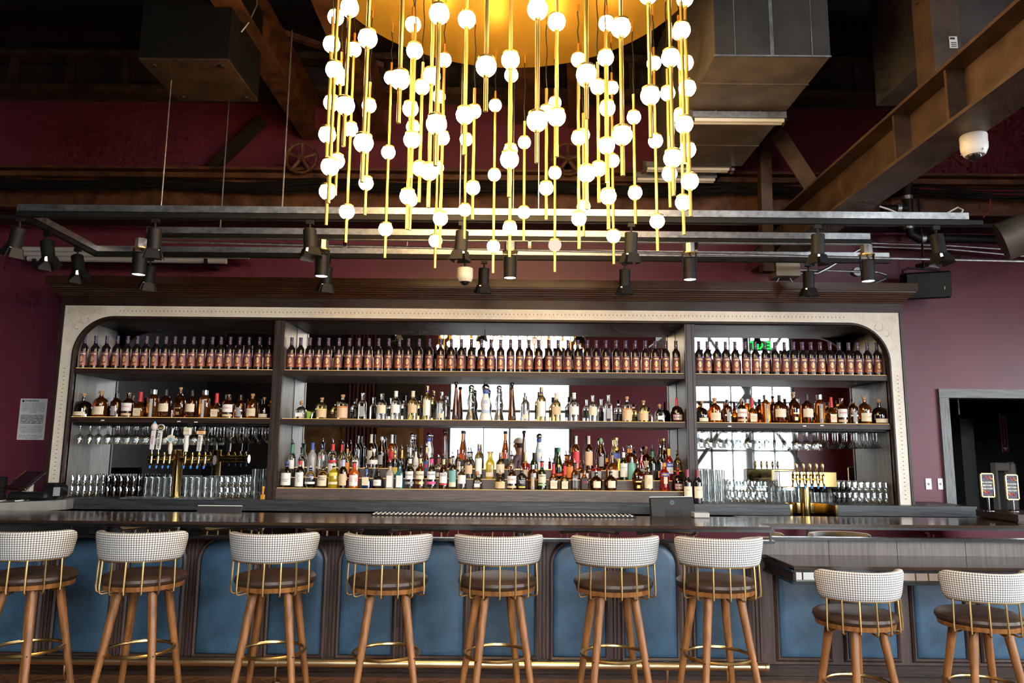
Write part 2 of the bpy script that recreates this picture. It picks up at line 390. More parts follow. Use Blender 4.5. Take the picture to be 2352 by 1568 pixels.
# ---------------- door opening on the right with its dark hall
M_GREYWOOD = pm('grey_oak_trim', (.14, .145, .15), .45, var=.5, scale=6, stretch=(8, 8, .8), bump=.4)
M_GREYWOODH = pm('grey_oak_trim_h', (.14, .145, .15), .45, var=.5, scale=6, stretch=(.8, 8, 8), bump=.4)
fr = MB().box(4.06, 4.15, WALL_Y - .03, WALL_Y + .2, 0, 2.085); d1 = struct('door_1', fr, M_GREYWOOD)
part('head_casing', MB().box(4.06, 5.44, WALL_Y - .03, WALL_Y + .2, 2.087, 2.17), M_GREYWOODH, d1, smooth=False)
part('jamb_casing', MB().box(5.35, 5.44, WALL_Y - .03, WALL_Y + .2, 0, 2.085), M_GREYWOOD, d1, smooth=False)
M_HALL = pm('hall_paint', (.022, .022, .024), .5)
HX0, HX1, HY = 4.02, 6.6, 9.6
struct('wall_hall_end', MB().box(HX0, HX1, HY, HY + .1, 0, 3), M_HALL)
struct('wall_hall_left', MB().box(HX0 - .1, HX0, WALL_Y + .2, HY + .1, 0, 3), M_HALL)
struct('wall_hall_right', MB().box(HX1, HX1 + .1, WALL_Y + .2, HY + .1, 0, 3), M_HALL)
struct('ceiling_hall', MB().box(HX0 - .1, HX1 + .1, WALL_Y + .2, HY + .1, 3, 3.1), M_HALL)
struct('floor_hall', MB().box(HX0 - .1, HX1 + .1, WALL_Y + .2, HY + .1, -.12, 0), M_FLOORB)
p = at(2210, 1040, 8.6)
struct('trim_1', MB().box(p.x - .06, p.x + .09, 8.5, 9.6, 0, 1.96), pm('hall_door_grey', (.05, .052, .056), .4))
part('rail', MB().cyl((p.x - .12, 8.4, 2.0), (p.x - .12, 8.4, 3.0), .012, n=8), M_STEEL, bpy.data.objects['trim_1'])
# fire extinguisher sign on the hall wall
a, b = at(2304, 950, HY - .02), at(2313, 1038, HY - .02)
sg = thing('extinguisher_sign', 'narrow red fire extinguisher sign with downward arrow on hall wall', 'sign', ((a.x + b.x) / 2 - .01, HY - .01, b.z))
hgt = a.z - b.z
part('plate', MB().cbox((0, 0, hgt / 2), .085, .006, hgt, bev=.002), pm('sign_red', (.20, .02, .02), .5), sg, smooth=False)
for s in (-1, 1): part('border', MB().cbox((s * .038, -.004, hgt / 2), .004, .003, hgt * .97), M_PAPER, sg, smooth=False)
part('arrow', MB().prism([(-.03, hgt * .12), (0, hgt * .04), (.03, hgt * .12)], 'y', -.006, -.004), M_PAPER, sg, smooth=False)
for k, ch in enumerate('EXTINGUISHER'):
    o = part('letter', text_mesh('letter', ch, .034, M_PAPER), None, sg); o.location = (0, -.005, hgt * (.82 - k * .056))
o = part('letter', text_mesh('letter', 'FIRE', .028, M_PAPER), None, sg); o.location = (0, -.005, hgt * .91)
p0, p1 = at(2177, 974, 8.2), at(2184, 1000, 8.2)
p0, p1 = at(2180, 974, HY - .004), at(2188, 1000, HY - .004)
one('hall_notice', MB().cbox((p0.x + .03, HY - .004, (p0.z + p1.z) / 2), .06, .006, p0.z - p1.z), pm('notice_red', (.35, .1, .09), .6), 'small reddish notice just inside the doorway', 'sign', smooth=False)
# drinking fountain cabinet in the hall
p0, p1 = at(2280, 1062, HY - .1), at(2335, 1155, HY - .1)
df = thing('drinking_fountain', 'pale steel drinking fountain with bottle filler in the dark hall', 'fountain', ((p0.x + p1.x) / 2, HY - .1, 0))
hw = (p1.x - p0.x) / 2
M_BEIGE = pm('beige_steel', (.60, .52, .47), .45)
f_ = MB(); zt = p0.z
f_.cbox((-hw * .9, 0, zt - .35), hw * .2, .12, .7, bev=.01); f_.cbox((hw * .35, 0, zt - .35), hw * .2, .12, .7, bev=.01); f_.cbox((-hw * .28, 0, zt - .05), hw * 1.45, .12, .1, bev=.01)
part('alcove_frame', f_, M_BEIGE, df, smooth=False)
part('alcove_back', MB().cbox((-hw * .28, .045, zt - .4), hw * 1.1, .02, .6), pm('alcove_grey', (.12, .12, .12), .4), df, smooth=False)
part('side_body', MB().cbox((hw * .75, 0, zt - .35), hw * .55, .16, .72, bev=.04), M_BEIGE, df, smooth=True)
part('basin', MB().cbox((0, -.1, zt - .85), hw * 2.2, .34, .22, bev=.05), M_BEIGE, df)
part('pedestal', MB().cbox((0, 0, (zt - .95) / 2), hw * 1.2, .1, zt - .95), M_BEIGE, df, smooth=False)
# switch plates on the pink wall
for (x0, x1, lab) in ((2124, 2140, 'left of two white switch plates on maroon wall'), (2152, 2166, 'right white switch plate beside the door casing')):
    a, b = at(x0, 1098, WALL_Y), at(x1, 1124, WALL_Y)
    s_ = thing('switch_plate', lab, 'switch', ((a.x + b.x) / 2, WALL_Y - .008, b.z), group='wall switch plates')
    part('plate', MB().cbox((0, .003, (a.z - b.z) / 2), b.x - a.x, .008, a.z - b.z, bev=.003), M_WHITE, s_, smooth=False)
    part('toggle', MB().cbox((0, -.006, (a.z - b.z) / 2), .008, .012, .02), pm('toggle_grey', (.4, .4, .4), .4), s_, smooth=False)
    for zz in (.25, .75): part('screw', MB().cyl((0, -.001, (a.z - b.z) * zz), (0, -.003, (a.z - b.z) * zz), .003, n=8), M_STEEL, s_)
# printed warning notice on the left wall
a, b = at(50, 915, WALL_Y), at(100, 1010, WALL_Y); cx_ = (a.x + b.x) / 2 - .0; wn_w, wn_h = .255, a.z - b.z
wn = thing('warning_notice', 'white printed warning notice on the dark left wall', 'sign', (-4.535, WALL_Y - .004, b.z))
part('sheet', MB().cbox((0, 0, wn_h / 2), wn_w, .004, wn_h), M_PAPER, wn, smooth=False)
lines = ['IT IS ILLEGAL TO SELL OR SERVE LIQUOR', 'OR BEER TO ANY PERSON UNDER', 'TWENTY-ONE YEARS OF AGE AND IT', 'IS ILLEGAL FOR ANY PERSON UNDER', 'TWENTY-ONE YEARS OF AGE TO', 'POSSESS OR TO ATTEMPT TO PURCHASE', 'THE SAME.', '', 'IDENTIFICATION CARDS WHICH', 'APPEAR TO BE FRAUDULENT WHEN', 'PRESENTED BY PURCHASERS MAY', 'BE CONFISCATED BY THE ESTAB-', 'LISHMENT AND TURNED OVER TO', 'A LAW ENFORCEMENT AGENCY.', '', 'IT IS ILLEGAL IF YOU ARE TWENTY-', 'ONE YEARS OF AGE OR OLDER FOR', 'YOU TO PURCHASE LIQUOR AND', 'OR BEER FOR A PERSON UNDER', 'TWENTY-ONE YEARS OF AGE.', '', 'FINES AND IMPRISONMENT MAY BE', 'IMPOSED BY THE COURTS FOR VIOLATION', 'OF THESE PROVISIONS.']
o = part('heading', text_mesh('heading', 'WARNING', .026, M_INK, offs=.0008), None, wn); o.location = (-.02, -.003, wn_h * .945)
part('seal', MB().cyl((-.1, -.0022, wn_h * .94), (-.1, -.004, wn_h * .94), .011, n=14), M_INK, wn)
for i, s in enumerate(lines):
    if s:
        o = part('text_line', text_mesh('text_line', s, .0145, M_INK, width=.222, align='CENTER', offs=.0006 if 8 <= i < 14 else 0), None, wn); o.location = (0, -.003, wn_h * (.885 - i * .0372))
# ================================================================== back bar
YF = 6.60                                        # front plane of the cabinet
MIRY = 6.99                                      # mirror plane
XL, XR = -4.05, 3.50                             # outer edges of the cream band
BW = .095                                        # band width
ZB = 2.82                                        # band top
ZC = 1.115                                       # back counter level
bb = thing('back_bar_cabinet', 'wide dark oak back bar with cornice, cream dotted band and mirrored shelves', 'cabinet', (-.275, 6.8, ZC))
def bp(name, mb, mat, smooth=False, parent=None, **k): return part(name, mb, mat, parent or bb, world=True, smooth=smooth, **k)
# cornice: profile swept round three sides with mitred corners (projection p, level z)
prof = [(0, 2.905), (.012, 2.907), (.016, 2.918), (.024, 2.922), (.03, 2.936), (.042, 2.938), (.047, 2.952), (.058, 2.954), (.064, 2.969), (.074, 2.972), (.08, 2.985), (.092, 2.988), (.094, 2.998), (.105, 3.0), (.105, 3.072), (0, 3.075)]
mb = MB(); xl, xr = XL - .04, XR + .035; n = len(prof)
for p, z in prof: mb.v += [(xl - p, WALL_Y, z), (xl - p, YF - p, z), (xr + p, YF - p, z), (xr + p, WALL_Y, z)]
for i in range(n - 1):
    for k in range(3): mb.f.append((i * 4 + k, i * 4 + k + 1, i * 4 + 5 + k, i * 4 + 4 + k))
mb.f.append((n * 4 - 4, n * 4 - 3, n * 4 - 2, n * 4 - 1))
bp('cornice', mb, pm('cornice_oak', (.048, .019, .008), .26, var=.4, scale=5, stretch=(.6, 6, 14)))
bp('frieze', MB().box(xl, xr, YF, WALL_Y, ZB, 2.905), M_WOOD)
bp('frieze_bead', MB().box(xl - .006, xr + .006, YF - .008, WALL_Y, ZB - .002, ZB + .014), M_WOOD)
# outer dark upright trims
for s, (a, b) in (('l', (XL - .04, XL)), ('r', (XR, XR + .035))):
    m_ = MB().box(a, b, YF - .002, WALL_Y, ZC, ZB)
    for q in (.3, .7): m_.box(a + (b - a) * q - .006, a + (b - a) * q + .006, YF - .012, YF, ZC, ZB)
    bp('outer_trim', m_, M_WOODV)
# cream band: outer rectangle, inner opening with round upper corners
R_ = .36
xi0, xi1, zi = XL + BW, XR - BW, ZB - BW
def arch(x0, x1, zt, r, zb, n=14):
    P = [(x0, zb), (x0, zt - r)]
    P += [(x0 + r - r * math.cos(t), zt - r + r * math.sin(t)) for t in [PI / 2 * k / n for k in range(1, n + 1)]]
    P += [(x1 - r + r * math.sin(t), zt - r + r * math.cos(t)) for t in [PI / 2 * k / n for k in range(0, n + 1)]]
    P += [(x1, zb)]
    return P
inner = arch(xi0, xi1, zi, R_, ZC)
def outer_of(P):                                  # matching outer points on the rectangle
    Q = []
    for (x, z) in P:
        if z <= zi - R_ + 1e-6: Q.append((XL if x < 0 else XR, z))
        elif abs(z - zi) < 1e-6: Q.append((x, ZB))
        else:
            left = x < 0; cxx = xi0 + R_ if left else xi1 - R_
            dx, dz = x - cxx, z - (zi - R_); ox = (XL if left else XR) - cxx; oz = ZB - (zi - R_)
            t = min(abs(ox / dx) if abs(dx) > 1e-6 else 1e9, oz / dz if dz > 1e-6 else 1e9)
            Q.append((cxx + dx * t, zi - R_ + dz * t))
    return Q
outer = outer_of(inner)
# add exact outer corners by snapping the nearest point
for cxn in (XL, XR):
    k = min(range(len(outer)), key=lambda i: (outer[i][0] - cxn) ** 2 + (outer[i][1] - ZB) ** 2); outer[k] = (cxn, ZB)
mb = MB(); mb.strip([(x, YF - .004, z) for x, z in inner], [(x, YF - .004, z) for x, z in outer])
mb.strip([(x, YF + .03, z) for x, z in inner], [(x, YF - .004, z) for x, z in inner])
band = bp('cream_band', mb, M_CREAM)
# dark rounded moulding inside the band
A = arch(xi0, xi1, zi, R_, ZC); B = arch(xi0 + .012, xi1 - .012, zi - .012, R_ - .012, ZC); C_ = arch(xi0 + .03, xi1 - .03, zi - .03, R_ - .03, ZC)
mb = MB(); mb.strip([(x, YF - .006, z) for x, z in B], [(x, YF - .004, z) for x, z in A]); mb.strip([(x, YF - .016, z) for x, z in B], [(x, YF - .006, z) for x, z in B])
D_ = arch(xi0 + .021, xi1 - .021, zi - .021, R_ - .021, ZC)
mb.strip([(x, YF - .016, z) for x, z in D_], [(x, YF - .016, z) for x, z in B]); mb.strip([(x, YF + .002, z) for x, z in C_], [(x, YF - .016, z) for x, z in D_])
mb.strip([(x, YF + .05, z) for x, z in C_], [(x, YF + .002, z) for x, z in C_])
bp('opening_moulding', mb, M_WOOD, smooth=True)
# spandrels behind the moulding corners, lining of the round corners
mb = MB()
mb.strip([(x, MIRY, z) for x, z in C_], [(x, YF + .05, z) for x, z in C_])
# fluted studs of the band
st = MB()
def stud(x, z, r):
    n = 6; st.add([(x + r * math.cos(2 * PI * k / n), YF - .006, z + r * math.sin(2 * PI * k / n)) for k in range(n)], [tuple(range(n - 1, -1, -1))])
zm = ZB - BW / 2
x = -3.55
while x < 3.02:
    stud(x, zm, .0062)
    for s in (-1, 1): stud(x, zm + s * .014, .0024); stud(x + .0175, zm + s * .022, .0026)
    x += .036
for xc in (XL + BW / 2, XR - BW / 2):
    z = ZC + .05
    while z < 2.28:
        stud(xc, z, .0062)
        for s in (-1, 1): stud(xc + s * .014, z, .0024); stud(xc + s * .022, z + .0175, .0026)
        z += .036
for sx, cxn in ((1, XL), (-1, XR)):                # scroll ornaments of the corners
    for (dx, dz) in ((.13, .20), (.20, .13)):
        for k in range(26):
            t = k / 25; a = t * 4.6 + (.4 if dx < dz else 2.6); r = .055 * (1 - t * .72)
            stud(cxn + sx * (dx + r * math.cos(a)), ZB - dz + r * math.sin(a), .0028)
    for (dx, dz) in ((.05, .05), (.33, .05), (.05, .33)):
        for q in range(3):
            for k in range(9):
                a = 2 * PI * k / 9; stud(cxn + sx * (dx + .02 * math.cos(q * 2.1) + .012 * math.cos(a)), ZB - dz + .02 * math.sin(q * 2.1) + .012 * math.sin(a), .0022)
    for k in range(12):
        t = k / 11; stud(cxn + sx * (.13 + t * .14), ZB - .055 - .03 * math.sin(t * PI), .0026); stud(cxn + sx * (.055 + .03 * math.sin(t * PI)), ZB - .13 - t * .14, .0026)
bp('band_studs', st, pm('bronze_studs', (.30, .20, .13), .5), parent=band, kind='stuff')
# interior: end panels, soffit, dividers, back mirrors
IX0, IX1 = xi0 + .03, xi1 - .03
P1, P2 = (-2.14, -2.05), (1.555, 1.645)
bp('end_panel', MB().box(IX0 - .03, IX0, YF + .03, MIRY, ZC, ZB - .1), M_PANEL)
bp('end_panel', MB().box(IX1, IX1 + .03, YF + .03, MIRY, ZC, ZB - .1), M_PANEL)
bp('soffit', MB().box(IX0, IX1, YF + .02, MIRY, zi - .032, zi - .002), M_WOOD)
M_DIV = pm('grey_oak_divider', (.11, .10, .09), .38, var=.35, scale=5, stretch=(5, 5, .8), bump=.2)
for (a, b) in (P1, P2):
    dv = bp('divider', MB().box(a + .004, b - .004, YF + .03, MIRY, ZC, zi - .032), M_DIV)
    m_ = MB().box(a, b, YF - .01, YF + .03, ZC, zi - .03)
    for q in (.22, .78): m_.box(a + (b - a) * q - .005, a + (b - a) * q + .005, YF - .018, YF - .01, ZC, zi - .03)
    bp('post', m_, M_WOODV)
BAYS = [(IX0, P1[0]), (P1[1], P2[0]), (P2[1], IX1)]
for (a, b) in BAYS:
    bp('mirror', MB().box(a, b, MIRY, MIRY + .012, ZC, zi - .03), M_MIRROR)
# joint lines in the middle mirror
bp('mirror_joint', MB().box(-.262, -.256, MIRY - .003, MIRY, 1.38, zi - .032), M_BLACK)
Z1, Z2 = 2.25, 1.815
for (a, b) in BAYS:
    for z in (Z1, Z2):
        sh = bp('shelf', MB().box(a, b, YF + .015, MIRY, z - .048, z), M_WOOD)
        bp('led_strip', MB().box(a + .01, b - .01, YF + .018, YF + .022, z, z + .0025), M_LED, parent=sh)
# stepped bottle tiers of the middle bay
STEPS = [(1.21, 6.62, 6.74), (1.295, 6.74, 6.86), (1.38, 6.86, 6.985)]
a, b = BAYS[1]
bp('tier_plinth', MB().box(a, b, 6.595, 6.985, ZC, 1.21), M_STEP)
bp('tier_step', MB().box(a, b, 6.742, 6.985, 1.21, 1.295), M_STEP)
bp('tier_step', MB().box(a, b, 6.862, 6.985, 1.295, 1.38), M_STEP)
for z, y, y2 in STEPS: bp('led_strip', MB().box(a + .005, b - .005, y - (.022 if z < 1.25 else -.004), y - (.018 if z < 1.25 else -.008), z, z + .0025), M_LED)
# back counter with a notch for the right beer tower
NX0, NX1 = 2.385, 2.79
poly = [(-3.72, 6.45), (NX0, 6.45), (NX0 + .05, 6.72), (NX1 - .09, 6.72), (NX1, 6.45), (3.98, 6.45), (3.98, WALL_Y - .002), (-3.94, WALL_Y - .002), (-3.94, 6.605), (-3.72, 6.605)]
bc = thing('back_counter', 'long charcoal oak worktop under the back bar with brass notch', 'worktop', (0, 6.75, 0))
part('worktop', MB().prism(poly, 'z', ZC - .088, ZC), M_CTR, bc, world=True, smooth=False)
for (p, q) in (((NX0, 6.447), (NX0 + .05, 6.72)), ((NX1, 6.447), (NX1 - .09, 6.72))):
    s = .006 if p[0] < q[0] else -.006
    part('brass_liner', MB().prism([(p[0], p[1]), (p[0] + s * 3, p[1]), (q[0] + s, q[1]), (q[0], q[1])], 'z', ZC - .09, ZC + .002), M_BRASSP, bc, world=True, smooth=False)
part('brass_liner', MB().box(NX0 + .05, NX1 - .09, 6.714, 6.72, ZC - .09, ZC + .001), M_BRASSP, bc, world=True, smooth=False)
part('base_cabinet', MB().box(-3.7, NX0 - .1, 6.55, WALL_Y, 0, ZC - .089), M_BLACKG, bc, world=True, smooth=False)
part('base_cabinet', MB().box(NX1 + .05, 3.9, 6.55, WALL_Y, 0, ZC - .089), M_BLACKG, bc, world=True, smooth=False)
part('cooler_shelf', MB().box(NX0 - .1, NX1 + .05, 6.5, WALL_Y, 0, ZC - .16), M_BLACKG, bc, world=True, smooth=False)
for k, x in enumerate((-3.2, -2.5, -1.8, -1.1, -.4, .3, 1.0, 1.7, 3.2)):
    d_ = part('cooler_door', MB().box(x - .33, x + .33, 6.52, 6.549, .12, ZC - .13), pm('cooler_door_grey', (.03, .032, .034), .25, .5), bc, world=True, smooth=False)
    part('handle', MB().box(x + .24, x + .27, 6.50, 6.52, .35, .85), M_STEEL, d_, world=True, smooth=False)
# counter running off to the left wall with slatted drip edge
lc = thing('side_counter', 'dark worktop returning along the left wall with slatted edge', 'worktop', (-4.5, 6.3, 0))
poly = [(-6.2, 5.87), (-4.0, 5.87), (-3.73, 6.35), (-3.73, 6.595), (-4.1, 6.595), (-4.1, WALL_Y - .002), (-6.2, WALL_Y - .002)]
part('worktop', MB().prism(poly, 'z', ZC - .085, ZC - .003), pm('grey_stone_edge', (.16, .15, .14), .35, var=.2, scale=8), lc, world=True, smooth=False)
part('base_cabinet', MB().prism([(-6.1, 5.9), (-4.1, 5.9), (-3.84, 6.4), (-4.15, 6.9), (-6.1, 6.9)], 'z', 0, ZC - .086), M_BLACKG, lc, world=True, smooth=False)
for k in range(26):
    t = k / 25; x = -5.3 + t * 1.38; y = 5.88 + max(0, t - .85) * 1.6
    part('drip_slat', MB().cbox((x, y + .1, ZC + .002), .018, .16, .008), M_WHITE if k % 2 == 0 else M_STEEL, lc, world=True, smooth=False)
# ================================================================== chandelier
CHX, CHY, CHZ = -.03, 3.89, 4.29
ch = thing('chandelier', 'round gold chandelier of hanging brass rods with glowing white globes', 'chandelier', (CHX, CHY, 2.73))
mb = MB(); mb.lathe([(CHZ - 2.73, .98), (CHZ - 2.73, 1.12), (CHZ - 2.73 + .012, 1.135), (CHZ - 2.73 + .10, 1.135), (CHZ - 2.73 + .105, 1.0)], 72, cap0=True, cap1=True)
M_CANOPY = pm('gold_canopy', (.86, .50, .06), .32, .75, var=.08, scale=2)
part('canopy', mb, M_CANOPY, ch, smooth=False)
part('stem', MB().cyl((0, 0, CHZ - 2.73 + .1), (0, 0, CEIL_Z - 2.73), .06, n=16), M_DARKST, ch)
M_GLOBE = emis('lit_globe', (1.0, .64, .26), GLOBE)
M_GLOBED = emis('dim_globe', (1.0, .78, .62), 1.05)
GR = .0445
globe_me = MB().sphere((0, 0, 0), GR, 16, 10).mesh('globe', M_GLOBE, ang=180)
dim_me = MB().sphere((0, 0, 0), GR, 16, 10).mesh('globe', M_GLOBED, ang=180)
cap_me = MB().lathe([(GR * .62, GR * .80), (GR * .62, GR * .84), (GR * .82, GR * .84), (GR * 1.0, GR * .55), (GR * 1.06, .012)], 16).mesh('cap', M_GOLD)
col_me = MB().lathe([(-GR * 1.16, .0115), (-GR * .93, .014), (-GR * .9, .014)], 12).mesh('collar', M_GOLD)
fer_me = MB().cyl((0, 0, -.05), (0, 0, 0), .006, n=8).mesh('ferrule', M_GOLD)
rod_me = {}; cord_me = {}
KIND = {'L': (4.03, (3.925, 3.42, 2.915), 2.73), 'H': (3.81, (3.655, 3.155), 2.953)}
for k, (zt, gz, ze) in KIND.items():
    rod_me[k] = MB().cyl((0, 0, ze - 2.73), (0, 0, zt - 2.73), .0092, n=10).mesh('pendant_rod', M_GOLD)
    pts = [(.004 * math.sin(i * 1.3 + (1 if k == 'L' else 2)), .004 * math.cos(i * 1.1), zt - 2.73 + (CHZ - .045 - zt) * i / 8) for i in range(9)]
    cord_me[k] = MB().tube(pts, .0032, 5).mesh('cord', M_BLACK)
OUT_L = [18.7, 44.0, 66.8, 87.6, 106.8, 126.7, 148.8, 172.5, 197.9, 221.8, 243.4, 265.3, 285.2, 307.7, 330.3, 354.0]
OUT_H = [6.1, 30.8, 54.8, 75.8, 96.5, 116.0, 138.0, 159.5, 185.3, 209.1, 232.3, 254.1, 275.1, 296.5, 319.0, 342.2]
IN_L = [1.1, 50.5, 94.7, 133.9, 178.9, 225.4, 268.3, 312.3]
IN_H = [25.3, 72.1, 106.7, 154.2, 202.4, 247.4, 290.4, 336.2]
for R, kind, angs in ((.97, 'L', OUT_L), (.97, 'H', OUT_H), (.545, 'L', IN_L), (.545, 'H', IN_H)):
    for a in angs:
        x, y = R * math.sin(math.radians(a)), R * math.cos(math.radians(a)); zt, gz, ze = KIND[kind]
        rod = part('pendant_rod', rod_me[kind], None, ch); rod.location = (x, y, 0)
        part('cord', cord_me[kind], None, rod)
        part('ferrule', fer_me, None, rod).location = (0, 0, CHZ - 2.73)
        for i, z in enumerate(gz):
            dim = (kind == 'L' and R > .9 and abs(a - 18.7) < .1 and i == 2) or (kind == 'L' and R > .9 and abs(a - 87.6) < .1 and i == 0)
            for me in (dim_me if dim else globe_me, cap_me, col_me): part(me.name.split('.')[0], me, None, rod).location = (0, 0, z - 2.73)
# ================================================================== steel, ducts and services under the ceiling
def obox(name, x0, x1, y0, y1, z0, z1, mat, label, cat, group=None):
    return one(name, MB().box(x0, x1, y0, y1, z0, z1), mat, label, cat, group, smooth=False)
def ibeam(name, p, q, h, wd, t, mat, label, group=None, cat='beam'):
    """I-section between two points, p and q at mid-height"""
    p = Vector(p); q = Vector(q); r = thing(name, label, cat, (p + q) / 2, group=group)
    d = (q - p); L_ = d.length; rot = d.to_track_quat('X', 'Z').to_matrix()
    part('web', MB().cbox((0, 0, 0), L_, t, h - 2 * t, rot), mat, r, smooth=False)
    part('top_flange', MB().cbox(rot @ Vector((0, 0, h / 2 - t / 2)), L_, wd, t, rot), mat, r, smooth=False)
    part('bottom_flange', MB().cbox(rot @ Vector((0, 0, -h / 2 + t / 2)), L_, wd, t, rot), mat, r, smooth=False)
    return r
# air handler box, upper left
hv = thing('air_handler', 'black suspended air handling box with rusty bottom, upper left', 'air handler', (-2.29, 5.08, 4.2))
part('casing', MB().box(-2.6, -1.98, 4.78, 5.39, 4.215, 5.2), pm('black_casing', (.006, .007, .008), .6, var=.3, scale=40, bump=.2, spec=.2), hv, world=True, smooth=False)
part('bottom_plate', MB().box(-2.6, -1.98, 4.78, 5.39, 4.2, 4.215), M_BROWNST, hv, world=True, smooth=False)
for x in (-2.53, -2.05):
    for y in (4.85, 5.32): part('bolt', MB().cyl((x, y, 4.188), (x, y, 4.2), .02, n=12), M_DARKST, hv, world=True)
part('control_cable', MB().tube([(-1.97, 4.9, 5.1), (-1.9, 4.95, 4.9), (-1.88, 4.98, 4.75), (-1.93, 4.97, 4.6), (-1.975, 4.96, 4.52)], .007, 6), M_STEEL, hv, world=True)
for x in (-2.55, -2.03): part('hanger_rod', MB().cyl((x, 5.1, 5.2), (x, 5.1, CEIL_Z), .012, n=6), M_STEEL, hv, world=True)
# ducts, upper right
dc = thing('air_duct', 'large rectangular sheet metal duct with warm lit underside, right of chandelier', 'duct', (1.67, 5.6, 4.1), group='sheet metal ducts')
part('run', MB().box(1.3, 2.05, 4.48, 6.35, 4.1, 5.2), M_DUCT, dc, world=True, smooth=False)
part('end_panel', MB().box(1.302, 2.048, 4.474, 4.48, 4.104, 5.2), pm('shaded_sheet', (.045, .045, .047), .5, .3, var=.3, scale=5), dc, world=True, smooth=False)  # same duct metal coloured darker: shade on the face turned from the chandelier
for x in (1.43, 1.67, 1.93): part('end_seam', MB().box(x - .012 if x == 1.67 else x - .003, x + .012 if x == 1.67 else x + .003, 4.468, 4.474, 4.1, 5.2), M_STEEL, dc, world=True, smooth=False)
for y in (4.85, 5.5, 5.9): part('seam', MB().box(1.295, 2.055, y - .006, y + .006, 4.094, 4.1), M_DUCT, dc, world=True, smooth=False)
part('bottom_lip', MB().box(1.295, 2.055, 4.474, 4.486, 4.094, 4.104), M_STEEL, dc, world=True, smooth=False)
for x in (1.33, 2.02): part('hanger_rod', MB().cyl((x, 5.3, 5.2), (x, 5.3, CEIL_Z), .01, n=6), M_STEEL, dc, world=True)
dc2 = thing('air_duct', 'dark duct with mauve underside in the upper right corner', 'duct', (3.3, 4.8, 4.1), group='sheet metal ducts')
part('run', MB().box(2.68, 4.4, 4.43, 5.16, 4.1, 5.3), pm('duct_dark', (.10, .09, .09), .42, .6, var=.3, scale=4), dc2, world=True, smooth=False)
part('seam', MB().box(2.672, 2.68, 4.43, 4.47, 4.1, 5.3), M_STEEL, dc2, world=True, smooth=False)
part('bottom_lip', MB().box(2.672, 4.4, 4.424, 4.434, 4.094, 4.104), M_STEEL, dc2, world=True, smooth=False)
part('joint_flange', MB().box(2.6, 2.68, 4.0, 4.43, 4.45, 5.3), M_DUCT, dc2, world=True, smooth=False)
for x in (2.75, 4.3): part('hanger_rod', MB().cyl((x, 4.8, 5.3), (x, 4.8, CEIL_Z), .01, n=6), M_STEEL, dc2, world=True)
# striplights below the duct
def strip_light(x0, x1, y, z, lab):
    r = thing('strip_light', lab, 'light', ((x0 + x1) / 2, y, z), group='unlit fluorescent strip lights')
    part('housing', MB().box(x0, x1, y - .04, y + .04, z + .03, z + .075), M_STEEL, r, world=True, smooth=False)
    part('tube', MB().cyl((x0 + .03, y - .02, z + .015), (x1 - .03, y - .02, z + .015), .015, n=10), M_WHITE, r, world=True)
    part('tube', MB().cyl((x0 + .03, y + .025, z + .015), (x1 - .03, y + .025, z + .015), .015, n=10), M_WHITE, r, world=True)
    for x in (x0, x1): part('end_cap', MB().box(x - .015, x + .015, y - .045, y + .045, z - .005, z + .08), M_CHROME, r, world=True, smooth=False)
    for x in (x0 + .2, x1 - .2): part('hanger', MB().cyl((x, y, z + .07), (x, y, 4.1 if y < 6.35 else CEIL_Z - .05), .006, n=6), M_STEEL, r, world=True)
strip_light(1.32, 2.05, 5.26, 4.0, 'upper fluorescent strip light across the duct underside')
p = at(1610, 384, 6.42); strip_light(1.18, 1.98, 6.42, p.z - .04, 'middle fluorescent strip light behind the right end of chandelier')
p = at(1610, 404, 6.5); strip_light(1.12, 1.9, 6.6, p.z - .02, 'lowest fluorescent strip light near the maroon wall')
# long beams running towards the viewer
ibeam('ceiling_beam', (-2.0, 2.2, 4.78), (-2.0, 7.0, 4.78), .36, .2, .022, M_RUST, 'rust brown steel beam beside the black air handler', 'ceiling beams')
ibeam('ceiling_beam', (-1.32, 2.2, 4.78), (-1.32, 7.0, 4.78), .36, .17, .022, M_RUST, 'rust brown steel beam passing behind left of chandelier', 'ceiling beams')
ibeam('ceiling_beam', (.1, 4.9, 4.98), (.1, 7.0, 4.98), .4, .2, .022, M_RUST, 'rust brown beam end directly behind chandelier disc', 'ceiling beams')
ibeam('ceiling_beam', (.42, 4.9, 4.98), (.62, 7.0, 4.9), .3, .14, .02, M_RUST, 'slanting rust brown beam right of chandelier centre', 'ceiling beams')
rb = ibeam('floor_beam', (2.44, 1.6, 3.46), (2.44, 7.0, 3.46), .34, .26, .02, M_BROWNST, 'heavy brown steel beam slanting down through the right side')
for y in (3.75, 4.3): part('stiffener', MB().box(2.33, 2.55, y - .01, y + .01, 3.31, 3.61), M_BROWNST, rb, world=True, smooth=False)
# post standing on that beam, with paper label
pt = thing('steel_post', 'square steel post with white tag rising from the right beam', 'post', (2.45, 4.0, 3.63))
part('shaft', MB().box(2.37, 2.53, 3.9, 4.08, 3.63, CEIL_Z), M_BROWNST, pt, world=True, smooth=False)
p = at(2190, 97, 3.895)
pl_ = part('paper_tag', MB().cbox((p.x, 3.896, p.z), .045, .004, .07), M_PAPER, pt, world=True, smooth=False)
part('barcode', MB().cbox((p.x - .006, 3.892, p.z + .022), .026, .002, .012), M_INK, pl_, world=True, smooth=False)
for k in range(3): part('print_line', MB().cbox((p.x, 3.892, p.z - .004 - k * .011), .03, .002, .004), M_INK, pl_, world=True, smooth=False)
